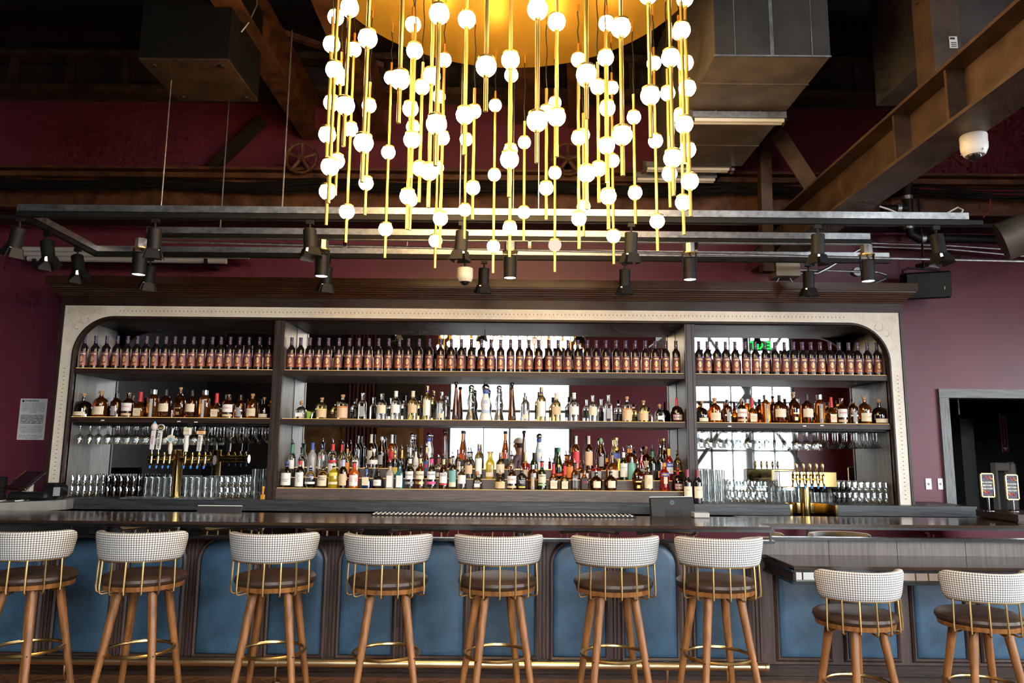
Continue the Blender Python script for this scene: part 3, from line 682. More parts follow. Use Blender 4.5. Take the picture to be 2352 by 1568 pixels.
# bracing near the wall
def bar(name, a, b, wd, mat, lab, cat='brace', group=None):
    a = Vector(a); b = Vector(b); d = b - a; rot = d.to_track_quat('X', 'Z').to_matrix()
    return one(name, MB().cbox((a + b) / 2, d.length, wd, wd, rot), mat, lab, cat, group, smooth=False)
bar('brace_tube', at(1772, 285, 6.3), at(1898, 480, 6.1), .13, M_BROWNST, 'brown square tube brace meeting the right beam', group='steel braces')
bar('brace_tube', at(2060, 255, 6.62), at(1740, 590, 6.6), .12, M_DARKST, 'dark brace rising to the right behind brown tube', group='steel braces')
bar('wall_post', at(1753, 285, 6.5), at(1762, 625, 6.5), .1, M_BROWNST, 'grey brown upright post behind the tracks at right', 'post')
bar('brace_tube', at(605, 275, 6.95), at(480, 395, 6.95), .09, M_DARKST, 'dark brace on the maroon wall left of the gear wheel', group='steel braces')
# runway girder along the wall with cable bundle
gz0, gz1 = 3.80, 4.22
gd = thing('wall_girder', 'rusty riveted girder running the whole width of the maroon wall', 'girder', (0, 6.85, gz0))
part('web', MB().box(LEFT_X, RIGHT_X, 6.88, 6.9, gz0, gz1), M_RUST, gd, world=True, smooth=False)
part('bottom_flange', MB().box(LEFT_X, RIGHT_X, 6.78, 7.0, gz0, gz0 + .025), M_RUST, gd, world=True, smooth=False)
part('top_flange', MB().box(LEFT_X, RIGHT_X, 6.78, 7.0, gz1 - .025, gz1), M_RUST, gd, world=True, smooth=False)
part('rail_bar', MB().box(LEFT_X, RIGHT_X, 6.8, 6.85, gz1 - .1, gz1 - .05), M_RUST, gd, world=True, smooth=False)
for k in range(42):
    x = -4.9 + k * .235; part('rivet', MB().lathe([(0, .018), (.008, .014), (.012, .004)], 8).mesh('rivet', M_RUST) if k == 0 else bpy.data.meshes['rivet'], None, gd).matrix_local = Matrix.Translation((x, 6.878 - 6.85, gz1 - .16 - gz0)) @ Matrix.Rotation(PI / 2, 4, 'X')
cb = MB()
for k in range(16):
    ph = random.random() * 6; yy = 6.72 + random.random() * .06; z0 = 4.0 + random.random() * .1
    cb.tube([(LEFT_X + .1 + i * .36, yy, z0 - .05 * abs(math.sin(i * .62 + ph * .15)) + .008 * math.sin(i * 1.7 + ph)) for i in range(41)], .0075, 5)
one('cable_bundle', cb, M_BLACK, 'sagging bundle of black cables along the rusty girder', 'cables')
bk = MB().box(LEFT_X + .1, RIGHT_X - .1, 6.7, 6.9, 3.66, 3.70); one('cable_tray', bk, M_DARKST, 'dark tray below the girder carrying black cables', 'tray', smooth=False)
rc = MB()
for k in range(4): rc.tube([at(2110 + i * 31, 425 + 6 * math.sin(i * .35) + k * 3 + i * 1.2, 6.75) for i in range(9)], .006, 5)
one('red_cables', rc, pm('red_cable', (.25, .01, .03), .5), 'bundle of red cables at far right below the beam', 'cables')
one('red_cables', MB().tube([at(2265, 435, 6.75), at(2275, 460, 6.74), at(2272, 485, 6.74), at(2258, 500, 6.75)], .006, 5), pm('red_cable', (.25, .01, .03), .5), 'single red cable loop hanging at far right', 'cables')
for (x, y, r, lab) in ((692, 363, .155, 'rusty spoked gear wheel at left behind the chandelier'), (1305, 365, .165, 'rusty spoked gear wheel seen between the middle rods')):
    c = at(x, y, 6.72); gw = thing('gear_wheel', lab, 'gear', (c.x, c.y, c.z - r), group='old gear wheels')
    m_ = MB(); nT = 48
    for k in range(nT):
        a = 2 * PI * k / nT; m_.cbox((math.cos(a) * r, 0, math.sin(a) * r + r), .012, .03, .012, Matrix.Rotation(-a, 3, 'Y'))
    part('teeth', m_, M_RUST, gw, smooth=False)
    part('rim', MB().tube([(math.cos(2 * PI * k / 32) * r * .92, 0, r + math.sin(2 * PI * k / 32) * r * .92) for k in range(32)], .014, 8, True), M_RUST, gw)
    part('hub', MB().cyl((0, -.035, r), (0, .035, r), r * .2, n=16), M_RUST, gw)
    for k in range(5):
        a = 2 * PI * k / 5 + .3; part('spoke', MB().cyl((math.cos(a) * r * .18, 0, r + math.sin(a) * r * .18), (math.cos(a) * r * .9, 0, r + math.sin(a) * r * .9), .02, n=8), M_RUST, gw)
    part('axle', MB().cyl((0, .03, r), (0, .2, r), .03, n=10), M_DARKST, gw)
# girder at the wall head with small posts (dim, upper left and right)
hg = thing('head_girder', 'dim brown ladder girder above the maroon wall', 'girder', (0, 6.9, 5.0))
for z in (5.02, 5.38): part('chord', MB().box(LEFT_X, RIGHT_X, 6.85, 6.98, z, z + .07), M_BROWNST, hg, world=True, smooth=False)
for k in range(26): part('rung', MB().box(LEFT_X + .3 + k * .56, LEFT_X + .36 + k * .56, 6.88, 6.94, 5.09, 5.38), M_BROWNST, hg, world=True, smooth=False)
for k, (y, z) in enumerate(((6.2, 5.62), (4.6, 5.62), (3.0, 5.62), (1.2, 5.62), (-1.0, 5.62))):
    ibeam('roof_joist', (LEFT_X, y, z), (RIGHT_X, y, z), .3, .14, .02, M_DARKST, ('farthest', 'fourth', 'middle', 'second', 'nearest')[k] + ' dark roof joist crossing under the ceiling deck', 'roof joists')
bar('roof_pipe', (-6.5, 3.2, 5.3), (-1.2, 6.3, 5.0), .05, M_RUST, 'thin reddish pipe slanting across the dark upper left', 'pipe')
# ================================================================== lighting tracks
TZ = 3.22; TY1, TY2, TY3 = 5.06, 5.575, 6.13
def rail(name, p, q, lab):
    r = thing(name, lab, 'track', ((p[0] + q[0]) / 2, (p[1] + q[1]) / 2, TZ - .065), group='lighting tracks')
    p = Vector((p[0], p[1], TZ)); q = Vector((q[0], q[1], TZ)); d = q - p; rot = d.to_track_quat('X', 'Z').to_matrix()
    part('strut_channel', MB().cbox((p + q) / 2, d.length, .042, .048, rot), M_STEEL, r, world=True, smooth=False)
    part('track', MB().cbox((p + q) / 2 + Vector((0, 0, -.046)), d.length + .02, .034, .036, rot), M_BLACK, r, world=True, smooth=False)
    return r
XA, XB = -3.50, 3.22
r1 = rail('track_rail', (XA, TY1), (XB, TY1), 'nearest and longest steel lighting track')
r2 = rail('track_rail', (-2.84, TY2), (2.77, TY2), 'middle steel lighting track with conduit beneath')
r3 = rail('track_rail', (XA - .05, TY3), (3.2, TY3), 'lighting track nearest the cornice')
r4 = rail('track_rail', (XA, TY1), (XA - .05, TY3), 'short side track joining the near and far tracks at left')
part('conduit', MB().cyl((-2.84, TY2 + .01, TZ - .085), (4.9, TY2 + .35, TZ - .10), .011, n=8), M_STEEL, r2, world=True)
part('perforated_strip', MB().box(-2.8, 2.77, TY2 - .02, TY2 + .02, TZ - .064, TZ - .06), M_STEEL, r2, world=True, smooth=False)
part('splice_plate', MB().box(-1.75, -1.35 - .0, TY1 - .024, TY1 + .024, TZ - .026, TZ + .03).mesh('splice_plate', M_STEEL, False), None, None) if False else None
for (rr, xs, y, zt) in ((r1, (-1.64, -.38, .18), TY1, 4.6), (r1, (-2.5,), TY1, 4.2), (r2, (-2.28, .0), TY2, 4.8), (r3, (-.9,), TY3, 4.6)):
    for x in xs: part('threaded_rod', MB().cyl((x, y, TZ + .02), (x + .0, y, zt), .0055, n=6), M_STEEL, rr, world=True)
for x in (-1.3, .13, 1.42): part('clip', MB().box(x - .012, x + .012, TY2 - .02, TY2 + .02, TZ - .12, TZ - .06), M_CHROME, r2, world=True, smooth=False)
part('feed_cable', MB().tube([at(2205, 495, TY1), at(2212, 482, TY1), at(2200, 476, TY1 + .02), at(2170, 492, TY1 + .04), at(2120, 490, TY1 + .05), at(2090, 489, TY1 + .05), at(2060, 488, TY1 + .05), at(2040, 480, TY1 + .06), at(2020, 474, TY1 + .06)], .006, 6), M_WHITE, r1, world=True)
part('end_feed', MB().box(3.2, 3.32, TY1 - .018, TY1 + .018, TZ - .06, TZ - .03), M_BLACK, r1, world=True, smooth=False)
M_LAMPW = emis('spot_lamp_warm', (1.0, .82, .5), 3.5)
M_LAMPC = emis('spot_lamp_cool', (1.0, .98, .95), 25.0)
M_BARN = pm('barn_door_black', (.010, .010, .011), .5, spec=.3)
def track_spot(px, py, y, tilt, az, lab, warm=True):
    """barn-door spot hung from a track; px, py mark the middle of the can"""
    c = at(px, py, y); r = thing('track_spotlight', lab, 'spotlight', (c.x, y, TZ - .064), group='barn door track spotlights')
    part('adapter', MB().cbox((0, 0, -.02), .05, .028, .03), M_BLACK, r, smooth=False)
    part('stem', MB().cyl((0, 0, -.035), (0, 0, -.075), .008, n=8), M_BLACK, r)
    can = MB(); can.lathe([(-.145, .044), (-.145, .04), (-.142, .046), (-.0, .046), (.004, .042)], 20)
    head = part('can', can, M_BLACK, r); head.location = (0, 0, -.078); head.rotation_euler = (math.radians(tilt), 0, math.radians(az))
    part('lamp', MB().cyl((0, 0, -.1462), (0, 0, -.1458), .038, n=16), M_LAMPW, head)
    for k in range(4):
        a = k * PI / 2; m_ = MB()
        q = [(-.034, 0, 0), (.034, 0, 0), (.05, .022, -.07), (-.05, .022, -.07)]
        q = [Matrix.Rotation(a, 3, 'Z') @ (Vector(p) + Vector((0, .045, -.142))) for p in q]; n_ = (q[1] - q[0]).cross(q[3] - q[0]).normalized() * .002
        m_.add([p + n_ for p in q] + [p - n_ for p in q], [(0, 1, 2, 3), (7, 6, 5, 4), (0, 4, 5, 1), (1, 5, 6, 2), (2, 6, 7, 3), (3, 7, 4, 0)])
        part('barn_door', m_, M_BARN, head, smooth=False)
for (px, py, y, tl, az, lab) in (
    (45, 520, TY1, 18, 60, 'barn door spot at the far left end of near track'), (357, 515, TY1, 8, 20, 'second barn door spot on the near track'),
    (712, 520, TY1, -10, 40, 'barn door spot left of chandelier on near track'), (1062, 520, TY1, 4, 70, 'barn door spot hanging behind chandelier centre'),
    (1450, 525, TY1, 8, 15, 'barn door spot behind the right half of chandelier'), (1878, 528, TY1, 4, 30, 'barn door spot right of chandelier on near track'),
    (2150, 540, TY1, -8, 20, 'barn door spot at the right end of near track'), (345, 610, TY3, 15, 40, 'barn door spot left above the cornice'),
    (752, 615, TY3, 12, 35, 'barn door spot above cornice under chandelier left edge'), (1112, 612, TY3, 6, 20, 'barn door spot beside the white hanging camera'),
    (1435, 618, TY3, 4, 10, 'barn door spot above the cornice right of centre'), (1857, 625, TY3, 4, 5, 'barn door spot above cornice near the junction box')):
    track_spot(px, py, y, tl, az, lab)
for (px, y, lab) in ((128, 5.42, 'first barn door spot on the short side track'), (196, 5.85, 'second barn door spot on the short side track')):
    t_ = (y - TY1) / (TY3 - TY1); c = Vector((XA - .05 * t_, y, 0)); q = at(px, 580, y)
    track_spot(px, 580, y, 20, 240, lab); bpy.data.objects[[o.name for o in COL.objects if o.get('label') == lab][0]].location.x = c.x
for (px, lab) in ((323, 'lit cylinder downlight at left end of middle track'), (741, 'lit cylinder downlight left of chandelier'), (1172, 'lit cylinder downlight below chandelier centre'), (1583, 'lit cylinder downlight under chandelier right edge'), (1990, 'lit cylinder downlight at right end of middle track')):
    c = at(px, 575, TY2); r = thing('cylinder_downlight', lab, 'downlight', (c.x, TY2, TZ - .065), group='cylinder downlights on the middle track')
    part('junction_box', MB().cyl((0, 0, -.075), (0, 0, -.005), .045, n=8), M_STEEL, r, smooth=False)
    part('canopy_plate', MB().cyl((0, 0, -.085), (0, 0, -.075), .06, n=20), M_BRASS, r)
    for s in (-1, 1): part('yoke_arm', MB().box(s * .052 - .003, s * .052 + .003, -.01, .01, -.2, -.085), M_BLACK, r, smooth=False)
    part('wire', MB().tube([(0, 0, -.085), (.02, .01, -.105), (-.01, 0, -.12), (0, 0, -.135)], .005, 6), M_BLACK, r)
    part('can', MB().lathe([(-.288, .046), (-.29, .05), (-.128, .05), (-.125, .046)], 24, cap0=False), M_BLACK, r)
    part('lamp', MB().cyl((0, 0, -.283), (0, 0, -.281), .046, n=20), M_LAMPC, r)
    sl = bpy.data.lights.new('downlight_beam', 'SPOT'); sl.energy = 25; sl.spot_size = math.radians(60); sl.spot_blend = .6; sl.color = (1, .95, .88); sl.shadow_soft_size = .04
    so = bpy.data.objects.new('downlight_beam', sl); COL.objects.link(so); so.parent = r; so.location = (0, 0, -.3)
# ================================================================== small ceiling-borne things
def dome_cam(px, py, y, r_, hang, lab):
    c = at(px, py, y) if hang else atz(px, py, 3.29 - r_ * .8); t_ = thing('dome_camera', lab, 'camera', (c.x, c.y, c.z - r_ * .9), group='white dome cameras')
    part('body', MB().lathe([(.0, r_ * .72), (r_ * .12, r_ * .82), (r_ * .5, r_ * .98), (r_ * .95, r_ * 1.0), (r_ * 1.05, r_ * .98), (r_ * 1.6, r_ * 1.0), (r_ * 1.7, r_ * .96)], 28), M_WHITE, t_)
    part('lens_dome', MB().sphere((0, 0, r_ * .1), r_ * .56, 18, 10), M_BLACKG, t_)
    if hang: part('drop_pole', MB().cyl((0, 0, r_ * 1.7), (0, 0, hang - (c.z - r_ * .9)), .011, n=8), M_BLACK, t_)
    for k in range(3):
        a = k * 2.1 + .6; part('screw', MB().cyl((math.cos(a) * r_ * .9, math.sin(a) * r_ * .9, r_ * .2), (math.cos(a) * r_ * .95, math.sin(a) * r_ * .95, r_ * .22), .004, n=6), M_STEEL, t_)
dome_cam(2237, 333, 3.75, .068, 0, 'large white dome camera fixed under the right beam')
dome_cam(1068, 631, 5.85, .066, CEIL_Z - .05, 'white dome camera hanging on a black pole above the cornice')
sp = at(2143, 648, 6.62)
sk = thing('wall_speaker', 'black loudspeaker tilted on a yoke at right end of cornice', 'speaker', (sp.x, 6.75, sp.z - .16))
rt = Matrix.Rotation(math.radians(-18), 3, 'Z') @ Matrix.Rotation(math.radians(12), 3, 'X')
part('cabinet', MB().cbox((0, 0, .16), .38, .26, .25, rt, bev=.015), M_BLACK, sk, smooth=False)
part('grille', MB().cbox(rt @ Vector((0, -.132, 0)) + Vector((0, 0, .16)), .35, .01, .22, rt), pm('grille_black', (.015, .015, .015), .75), sk, smooth=False)
part('badge', MB().cbox(rt @ Vector((.13, -.139, -.03)) + Vector((0, 0, .16)), .006, .004, .03, rt), pm('badge_brass', (.5, .4, .2), .4, .8), sk, smooth=False)
part('yoke', MB().tube([(-.2, -.02, .2), (-.2, 0, .3), (-.15, 0, .325), (.1, 0, .31), (.18, 0, .29), (.2, -.02, .2)], .01, 6), M_BLACK, sk)
part('bracket_arm', MB().cbox((.08, -.1, .36), .035, .42, .04, Matrix.Rotation(.5, 3, 'Z')), M_BROWNST, sk, smooth=False)
part('hanger', MB().cyl((0, 0, .32), (0, 0, 1.0), .01, n=6), M_BLACK, sk)
a, b = at(1778, 606, 6.5), at(1834, 636, 6.5)
jb = thing('junction_box', 'grey metal junction box above the cornice with conduits', 'box', ((a.x + b.x) / 2, 6.55, b.z))
part('body', MB().cbox((0, 0, (a.z - b.z) / 2), b.x - a.x, .2, a.z - b.z), pm('grey_box', (.42, .36, .28), .45, .5), jb, smooth=False)
part('conduit', MB().tube([(.1, .0, .08), (.9, .1, .09), (.98, .1, .06), (.94, .06, .02), (.62, -.02, -.12)], .011, 8), M_STEEL, jb)
part('conduit', MB().tube([(.1, .0, .05), (.3, .0, .05), (.4, .02, .1), (.7, .1, .28), (.85, .12, .36)], .011, 8), M_STEEL, jb)
for s in (-1, 1): part('wire', MB().tube([(s * .05, 0, 0), (s * .08, 0, -.05), (s * .1 + .02, 0, -.11)], .004, 5), M_WHITE, jb)
p = at(1969, 624, 7.02); one('wall_disc', MB().cyl((p.x, 7.05, p.z), (p.x, 7.01, p.z), .042, n=20), M_WHITE, 'round white disc fixed to maroon wall above the cornice', 'detector')
for (y0, y1, lab) in ((558, 575, 'upper steel conduit running along the right wall'), (566, 588, 'lower steel conduit running along the right wall')):
    one('wall_conduit', MB().tube([at(1990, y0, 6.9), at(2180, y0 + 6, 6.9), at(2352, y1, 6.9), at(2500, y1 + 5, 6.9)], .011, 8), M_STEEL, lab, 'conduit', 'steel wall conduits')
wp = thing('drain_pipe', 'black jointed drain pipe turning along the right wall', 'pipe', at(2090, 460, 6.62))
part('run', MB().tube([at(2084, 420, 6.62), at(2086, 470, 6.62), at(2088, 515, 6.62), at(2093, 538, 6.62), at(2110, 548, 6.62), at(2200, 548, 6.62), at(2360, 552, 6.62), at(2600, 560, 6.62)], .042, 12), M_BLACK, wp, world=True)
part('branch', MB().cyl(at(2084, 478, 6.62), at(2025, 480, 6.62), .035, n=12), M_BLACK, wp, world=True)
for (x, y, ax) in ((2084, 455, 'z'), (2088, 522, 'z'), (2118, 548, 'x'), (2062, 479, 'x')):
    c = at(x, y, 6.62); d = Vector((0, 0, .018)) if ax == 'z' else Vector((.018, 0, 0)); part('coupling', MB().cyl(c - d, c + d, .048, n=14), M_STEEL, wp, world=True)
sd = MB(); c0, c1 = at(2300, 556, 6.2), at(2500, 480, 5.9)
one('spiral_duct', sd.cyl(c0, c1, .17, n=20), M_DUCT, 'round spiral duct end at the far right edge', 'duct')
for (x, lab) in ((90, 'left wall bracket under the white tubes'), (480, 'right wall bracket under the white tubes')):
    p = at(x, 606, 6.85); one('tube_bracket', MB().box(p.x - .015, p.x + .015, 6.78, WALL_Y, p.z - .02, p.z).box(p.x - .015, p.x + .015, 6.76, 6.78, p.z - .02, p.z + .03), M_BLACK, lab, 'bracket', 'tube brackets', smooth=False)
# white tubes stored behind the left spots
for k, (x0, x1, yy, lab) in enumerate(((30, 560, 575, 'topmost of three white tubes behind the left spotlights'), (45, 572, 586, 'middle of three white tubes behind the left spotlights'), (65, 520, 597, 'lowest of three white tubes behind the left spotlights'))):
    a, b = at(x0, yy - 3, 6.85 - k * .02), at(x1, yy + 3, 6.85 - k * .02); one('white_tube', MB().cyl(a, b, .026, n=14), pm('tube_grey', (.42, .40, .39), .5), lab, 'tube', 'three white tubes')
for k, (x, lab) in enumerate(((215, 'left of two cable ends hanging on the dark wall'), (235, 'right of two cable ends hanging on the dark wall'))):
    one('cable_end', MB().tube([at(x - 40 + k * 28, 490, 6.98), at(x - 25 + k * 15, 505, 6.98), at(x, 517 + k * 10, 6.98)], .007, 6), M_BLACK, lab, 'cable')
# ================================================================== bar
BZ, BY, BFY = 1.06, 5.10, 5.42                   # top level, front edge, panel plane
XS = 1.755                                       # where the tall part ends
XE = 3.72
ba = thing('bar_counter', 'long dark oak bar with mirrored edge strip and arched blue leather panels', 'bar', (-1.0, 5.5, 0))
def bq(name, mb, mat, smooth=False, parent=None, **k): return part(name, mb, mat, parent or ba, world=True, smooth=smooth, **k)
bq('bar_top', MB().box(-5.6, XS, BY, 5.86, BZ - .018, BZ), M_TOP)
bq('bar_top', MB().box(XS + .001, XE, 5.34, 5.98, BZ - .018, BZ), M_TOP)
def nosing(x0, x1, y, z0, z1, n=3):
    m_ = MB(); m_.box(x0, x1, y - .012, y + .06, z0, z1)
    m_.box(x0, x1, y - .02, y, z1 - (z1 - z0) * .45, z1); return m_
bq('upper_moulding', nosing(-5.6, XS + .014, BY, BZ - .036, BZ - .018), M_EDGE)
bq('mirror_strip', MB().box(-5.6, XS, BY + .012, BY + .03, BZ - .09, BZ - .036), M_MIRROR)
bq('lower_moulding', nosing(-5.6, XS + .014, BY, BZ - .110, BZ - .09), M_EDGE)
bq('strip_end', MB().box(XS - .012, XS, BY + .004, BY + .05, BZ - .09, BZ - .036), M_EDGE)
bq('soffit', MB().box(-5.6, XS, BY + .03, BFY + .02, BZ - .105, BZ - .09), M_WOOD)
for x in (-2.95, -1.6, -.35, .95): bq('strip_joint', MB().box(x - .002, x + .002, BY + .010, BY + .012, BZ - .09, BZ - .036), M_CHROME)
bq('upper_moulding', nosing(XS + .016, XE + .02, 5.34, BZ - .036, BZ - .018), M_EDGE)
bq('mirror_strip', MB().box(XS + .016, XE, 5.352, 5.37, BZ - .09, BZ - .036), M_MIRROR)
bq('lower_moulding', nosing(XS + .016, XE + .02, 5.34, BZ - .110, BZ - .09), M_EDGE)
bq('service_rail', MB().box(-1.05, .95, 5.70, 5.86, BZ + .001, BZ + .008), M_BLACK)
for k in range(60):
    if k == 0: srm = MB().cbox((0, 0, 0), .012, .15, .006).mesh('rail_slat', M_PAPER, False)
    o = part('rail_slat', srm, None, ba); o.location = (-1.03 + k * .033 + 1.0, 5.78 - 5.5, BZ + .011)
# carcass
bq('carcass', MB().box(-5.6, XS, BFY, 5.8, 0, BZ - .018), M_WOODP)
bq('carcass', MB().box(XS + .001, XE, BFY, 5.95, 0, BZ - .018), M_WOODP)
bq('work_shelf', MB().box(-3.6, XS, 5.80, 6.16, .84, .87), M_STEEL)
bq('skirting', MB().box(-5.6, XE, BFY - .03, BFY, 0.0, .10), M_WOOD)
bq('skirting_shoe', MB().box(-5.6, XE, BFY - .045, BFY - .03, 0.0, .03), M_WOOD)
bq('top_rail', MB().box(-5.6, XS, BFY - .012, BFY, .925, BZ - .105), M_WOODP)
# arched blue panels with moulded surrounds and pilasters between
PW, PIT = .372, .4985
PZ0, PZ1 = .135, .912
def arch_poly(w_, z0, z1, r, n=8):
    x0, x1 = -w_ / 2, w_ / 2
    P = [(x0, z0)] + [(x0 + r - r * math.cos(PI / 2 * k / n), z1 - r + r * math.sin(PI / 2 * k / n)) for k in range(n + 1)]
    P += [(x1 - r + r * math.sin(PI / 2 * k / n), z1 - r + r * math.cos(PI / 2 * k / n)) for k in range(n + 1)] + [(x1, z0)]
    return P
def cushion(w_, z0, z1, r, d=.02):
    m_ = MB(); L_ = []
    for ins, y in ((0, 0), (.004, -d * .55), (.014, -d * .85), (.045, -d)):
        P = arch_poly(w_ - 2 * ins, z0 + ins, z1 - ins, max(r - ins, .004)); L_.append([(x, y, z) for x, z in P])
    n = len(L_[0])
    for l in L_: m_.v += l
    for i in range(3):
        for k in range(n): m_.f.append((i * n + k, i * n + (k + 1) % n, (i + 1) * n + (k + 1) % n, (i + 1) * n + k))
    m_.f.append(tuple(range(3 * n, 4 * n)))
    return m_
cush_me = cushion(PW, PZ0, PZ1, .155).mesh('blue_panel', M_BLUE, True, 60)
def surround(w_, z0, z1, r, t=.028, d=.022):
    A = arch_poly(w_, z0, z1, r); B = arch_poly(w_ + t, z0 - t * .5, z1 + t * .5, r + t * .5); C = arch_poly(w_ + 2 * t, z0 - t, z1 + t, r + t)
    m_ = MB()
    for (P, yp, Q, yq) in ((A, 0, A, -.012), (A, -.012, B, -d), (B, -d, C, -.010), (C, -.010, C, 0)):
        P = P + [P[0]]; Q = Q + [Q[0]]; m_.strip([(x, yp, z) for x, z in P], [(x, yq, z) for x, z in Q])
    return m_
sur_me = surround(PW, PZ0, PZ1, .155).mesh('panel_moulding', M_WOODP, True, 50)
pil_me = MB()
for dx in (-.026, 0, .026): pil_me.cbox((dx, -.006, .52), .0225, .012, .80, bev=.003)
pil_me = pil_me.mesh('pilaster', M_WOODP, False)
PX = [.49 + PIT * k for k in range(-9, 3)]
for k, x in enumerate(PX):
    o = part('blue_panel', cush_me, None, ba); o.location = (x + 1.0, BFY - 5.5, 0)
    part('panel_moulding', sur_me, None, o)
    o = part('pilaster', pil_me, None, ba); o.location = (x + PIT / 2 + 1.0, BFY - 5.5, 0)
# low part: apron boards above the low counter and square blue panels below
for k in range(4):
    x0 = XS + .02 + k * .485; bq('apron_board', MB().box(x0 + .002, min(x0 + .483, XE), 5.405, BFY, .84, BZ - .11), pm('apron_oak', (.13, .105, .095), .42, var=.35, scale=5, stretch=(12, 6, .6), bump=.3))
LPW = .345
lcm = cushion(LPW, .145, .80, .012).mesh('blue_panel', M_BLUE, True, 60); lsm = surround(LPW, .145, .80, .004, t=.026).mesh('panel_moulding', M_WOODP, False)
for k in range(4):
    o = part('blue_panel', lcm, None, ba); o.location = (2.06 + k * .475 + 1.0, BFY - 5.5, 0)
    part('panel_moulding', lsm, None, o)
lk = thing('low_counter', 'lower oak counter projecting at right with mirrored edge', 'counter', (2.75, 5.1, .73))
LZ = .84
part('counter_top', MB().box(1.81, XE + .3, 4.87, BFY - .016, LZ - .02, LZ), M_TOP, lk, world=True, smooth=False)
part('upper_moulding', nosing(1.80, XE + .3, 4.87, LZ - .036, LZ - .02), M_EDGE, lk, world=True, smooth=False)
part('mirror_strip', MB().box(1.81, XE + .3, 4.882, 4.9, LZ - .09, LZ - .036), M_MIRROR, lk, world=True, smooth=False)
part('lower_moulding', nosing(1.80, XE + .3, 4.87, LZ - .11, LZ - .09), M_EDGE, lk, world=True, smooth=False)
part('side_apron', MB().box(1.80, 1.82, 4.87, BFY - .016, LZ - .11, LZ - .02), M_WOOD, lk, world=True, smooth=False)
part('side_moulding', MB().box(1.788, 1.80, 4.86, BFY - .016, LZ - .036, LZ - .02), M_EDGE, lk, world=True, smooth=False)
part('side_moulding', MB().box(1.788, 1.80, 4.86, BFY - .016, LZ - .11, LZ - .09), M_EDGE, lk, world=True, smooth=False)
p = at(2062, 1226, 5.40)
hk = thing('purse_hook', 'small brass hook under the upper bar edge at right', 'hook', (p.x, 5.40, p.z - .02))
part('plate', MB().cbox((-.02, -.006, .03), .03, .012, .02), M_BRASS, hk, smooth=False)
part('arm', MB().tube([(-.02, -.012, .03), (-.01, -.03, .015), (.02, -.04, .012), (.06, -.04, .012)], .004, 6), M_CHROME, hk)
# return of the bar at far right
br = thing('bar_return', 'dark bar end turning back towards the doorway', 'bar', (3.95, 5.9, 0))
part('return_top', MB().box(XE + .002, 5.4, 5.55, 6.05, BZ + .01, BZ + .06), M_WOOD, br, world=True, smooth=False)
part('return_body', MB().box(XE + .03, 5.3, 5.6, 6.0, 0, BZ + .01), M_WOODP, br, world=True, smooth=False)
part('corner_panel', MB().prism([(XE + .002, 5.45), (XE + .5, 5.0), (XE + .56, 5.06), (XE + .1, 5.5)], 'z', .85, BZ), pm('amber_oak', (.24, .09, .02), .35), br, world=True, smooth=False)
# foot rail
ft = thing('foot_rail', 'polished brass foot rail along the bar base', 'rail', (-1.5, 5.18, 0))
part('rail', MB().cyl((-5.4, 5.18, .145), (1.70, 5.18, .145), .026, n=18), M_RAIL, ft, world=True)
for x in (-4.3, -2.95, -1.55, -.22, 1.05, 1.45):
    part('bracket', MB().tube([(x, 5.18, .12), (x, 5.18, .06), (x - .005, 5.2, .03), (x - .01, 5.24, .004)], .008, 8), M_RAIL, ft, world=True)
    part('saddle', MB().cyl((x - .016, 5.18, .145), (x + .016, 5.18, .145), .0285, n=18), M_RAIL, ft, world=True)
    part('foot_plate', MB().cyl((x - .01, 5.25, 0), (x - .01, 5.25, .006), .03, n=12), M_RAIL, ft, world=True)
part('rail_end', MB().lathe([(0, .02), (.01, .03), (.03, .03), (.035, .026)], 16).mesh('rail_end', M_RAIL), None, ft).matrix_local = Matrix.Translation((1.69 + 1.5, 0, .145)) @ Matrix.Rotation(PI / 2, 4, 'Y')
# ================================================================== stools
def houndstooth():
    m = bpy.data.materials.new('houndstooth'); t, N, L = nodes_of(m)
    out = N.new('ShaderNodeOutputMaterial'); p = N.new('ShaderNodeBsdfPrincipled'); L.new(p.outputs[0], out.inputs[0]); p.inputs['Roughness'].default_value = .85
    tc = N.new('ShaderNodeTexCoord'); sx = N.new('ShaderNodeSeparateXYZ'); L.new(tc.outputs['Object'], sx.inputs[0])
    def mth(op, a, b=None):
        n = N.new('ShaderNodeMath'); n.operation = op
        for i, q in enumerate((a, b)):
            if q is None: continue
            if isinstance(q, (int, float)): n.inputs[i].default_value = q
            else: L.new(q, n.inputs[i])
        return n.outputs[0]
    S = .0125
    u = mth('MULTIPLY', mth('ARCTAN2', sx.outputs[0], mth('MULTIPLY', sx.outputs[1], -1.0)), .25 / S)
    v = mth('MULTIPLY', sx.outputs[2], 1 / S)
    fu = mth('LESS_THAN', mth('FRACT', mth('ADD', u, 100.0)), .44); fv = mth('LESS_THAN', mth('FRACT', mth('ADD', v, 100.0)), .44)
    tw = mth('LESS_THAN', mth('FRACT', mth('MULTIPLY', mth('ADD', mth('ADD', u, v), 100.0), 2.0)), .5)
    a = mth('ADD', mth('MULTIPLY', tw, fu), mth('MULTIPLY', mth('SUBTRACT', 1.0, tw), fv))
    mx = N.new('ShaderNodeMix'); mx.data_type = 'RGBA'; L.new(a, mx.inputs[0])
    mx.inputs[6].default_value = (.74, .72, .67, 1); mx.inputs[7].default_value = (.035, .026, .032, 1)
    L.new(mx.outputs[2], p.inputs['Base Color']); return m
M_HOUND = houndstooth()
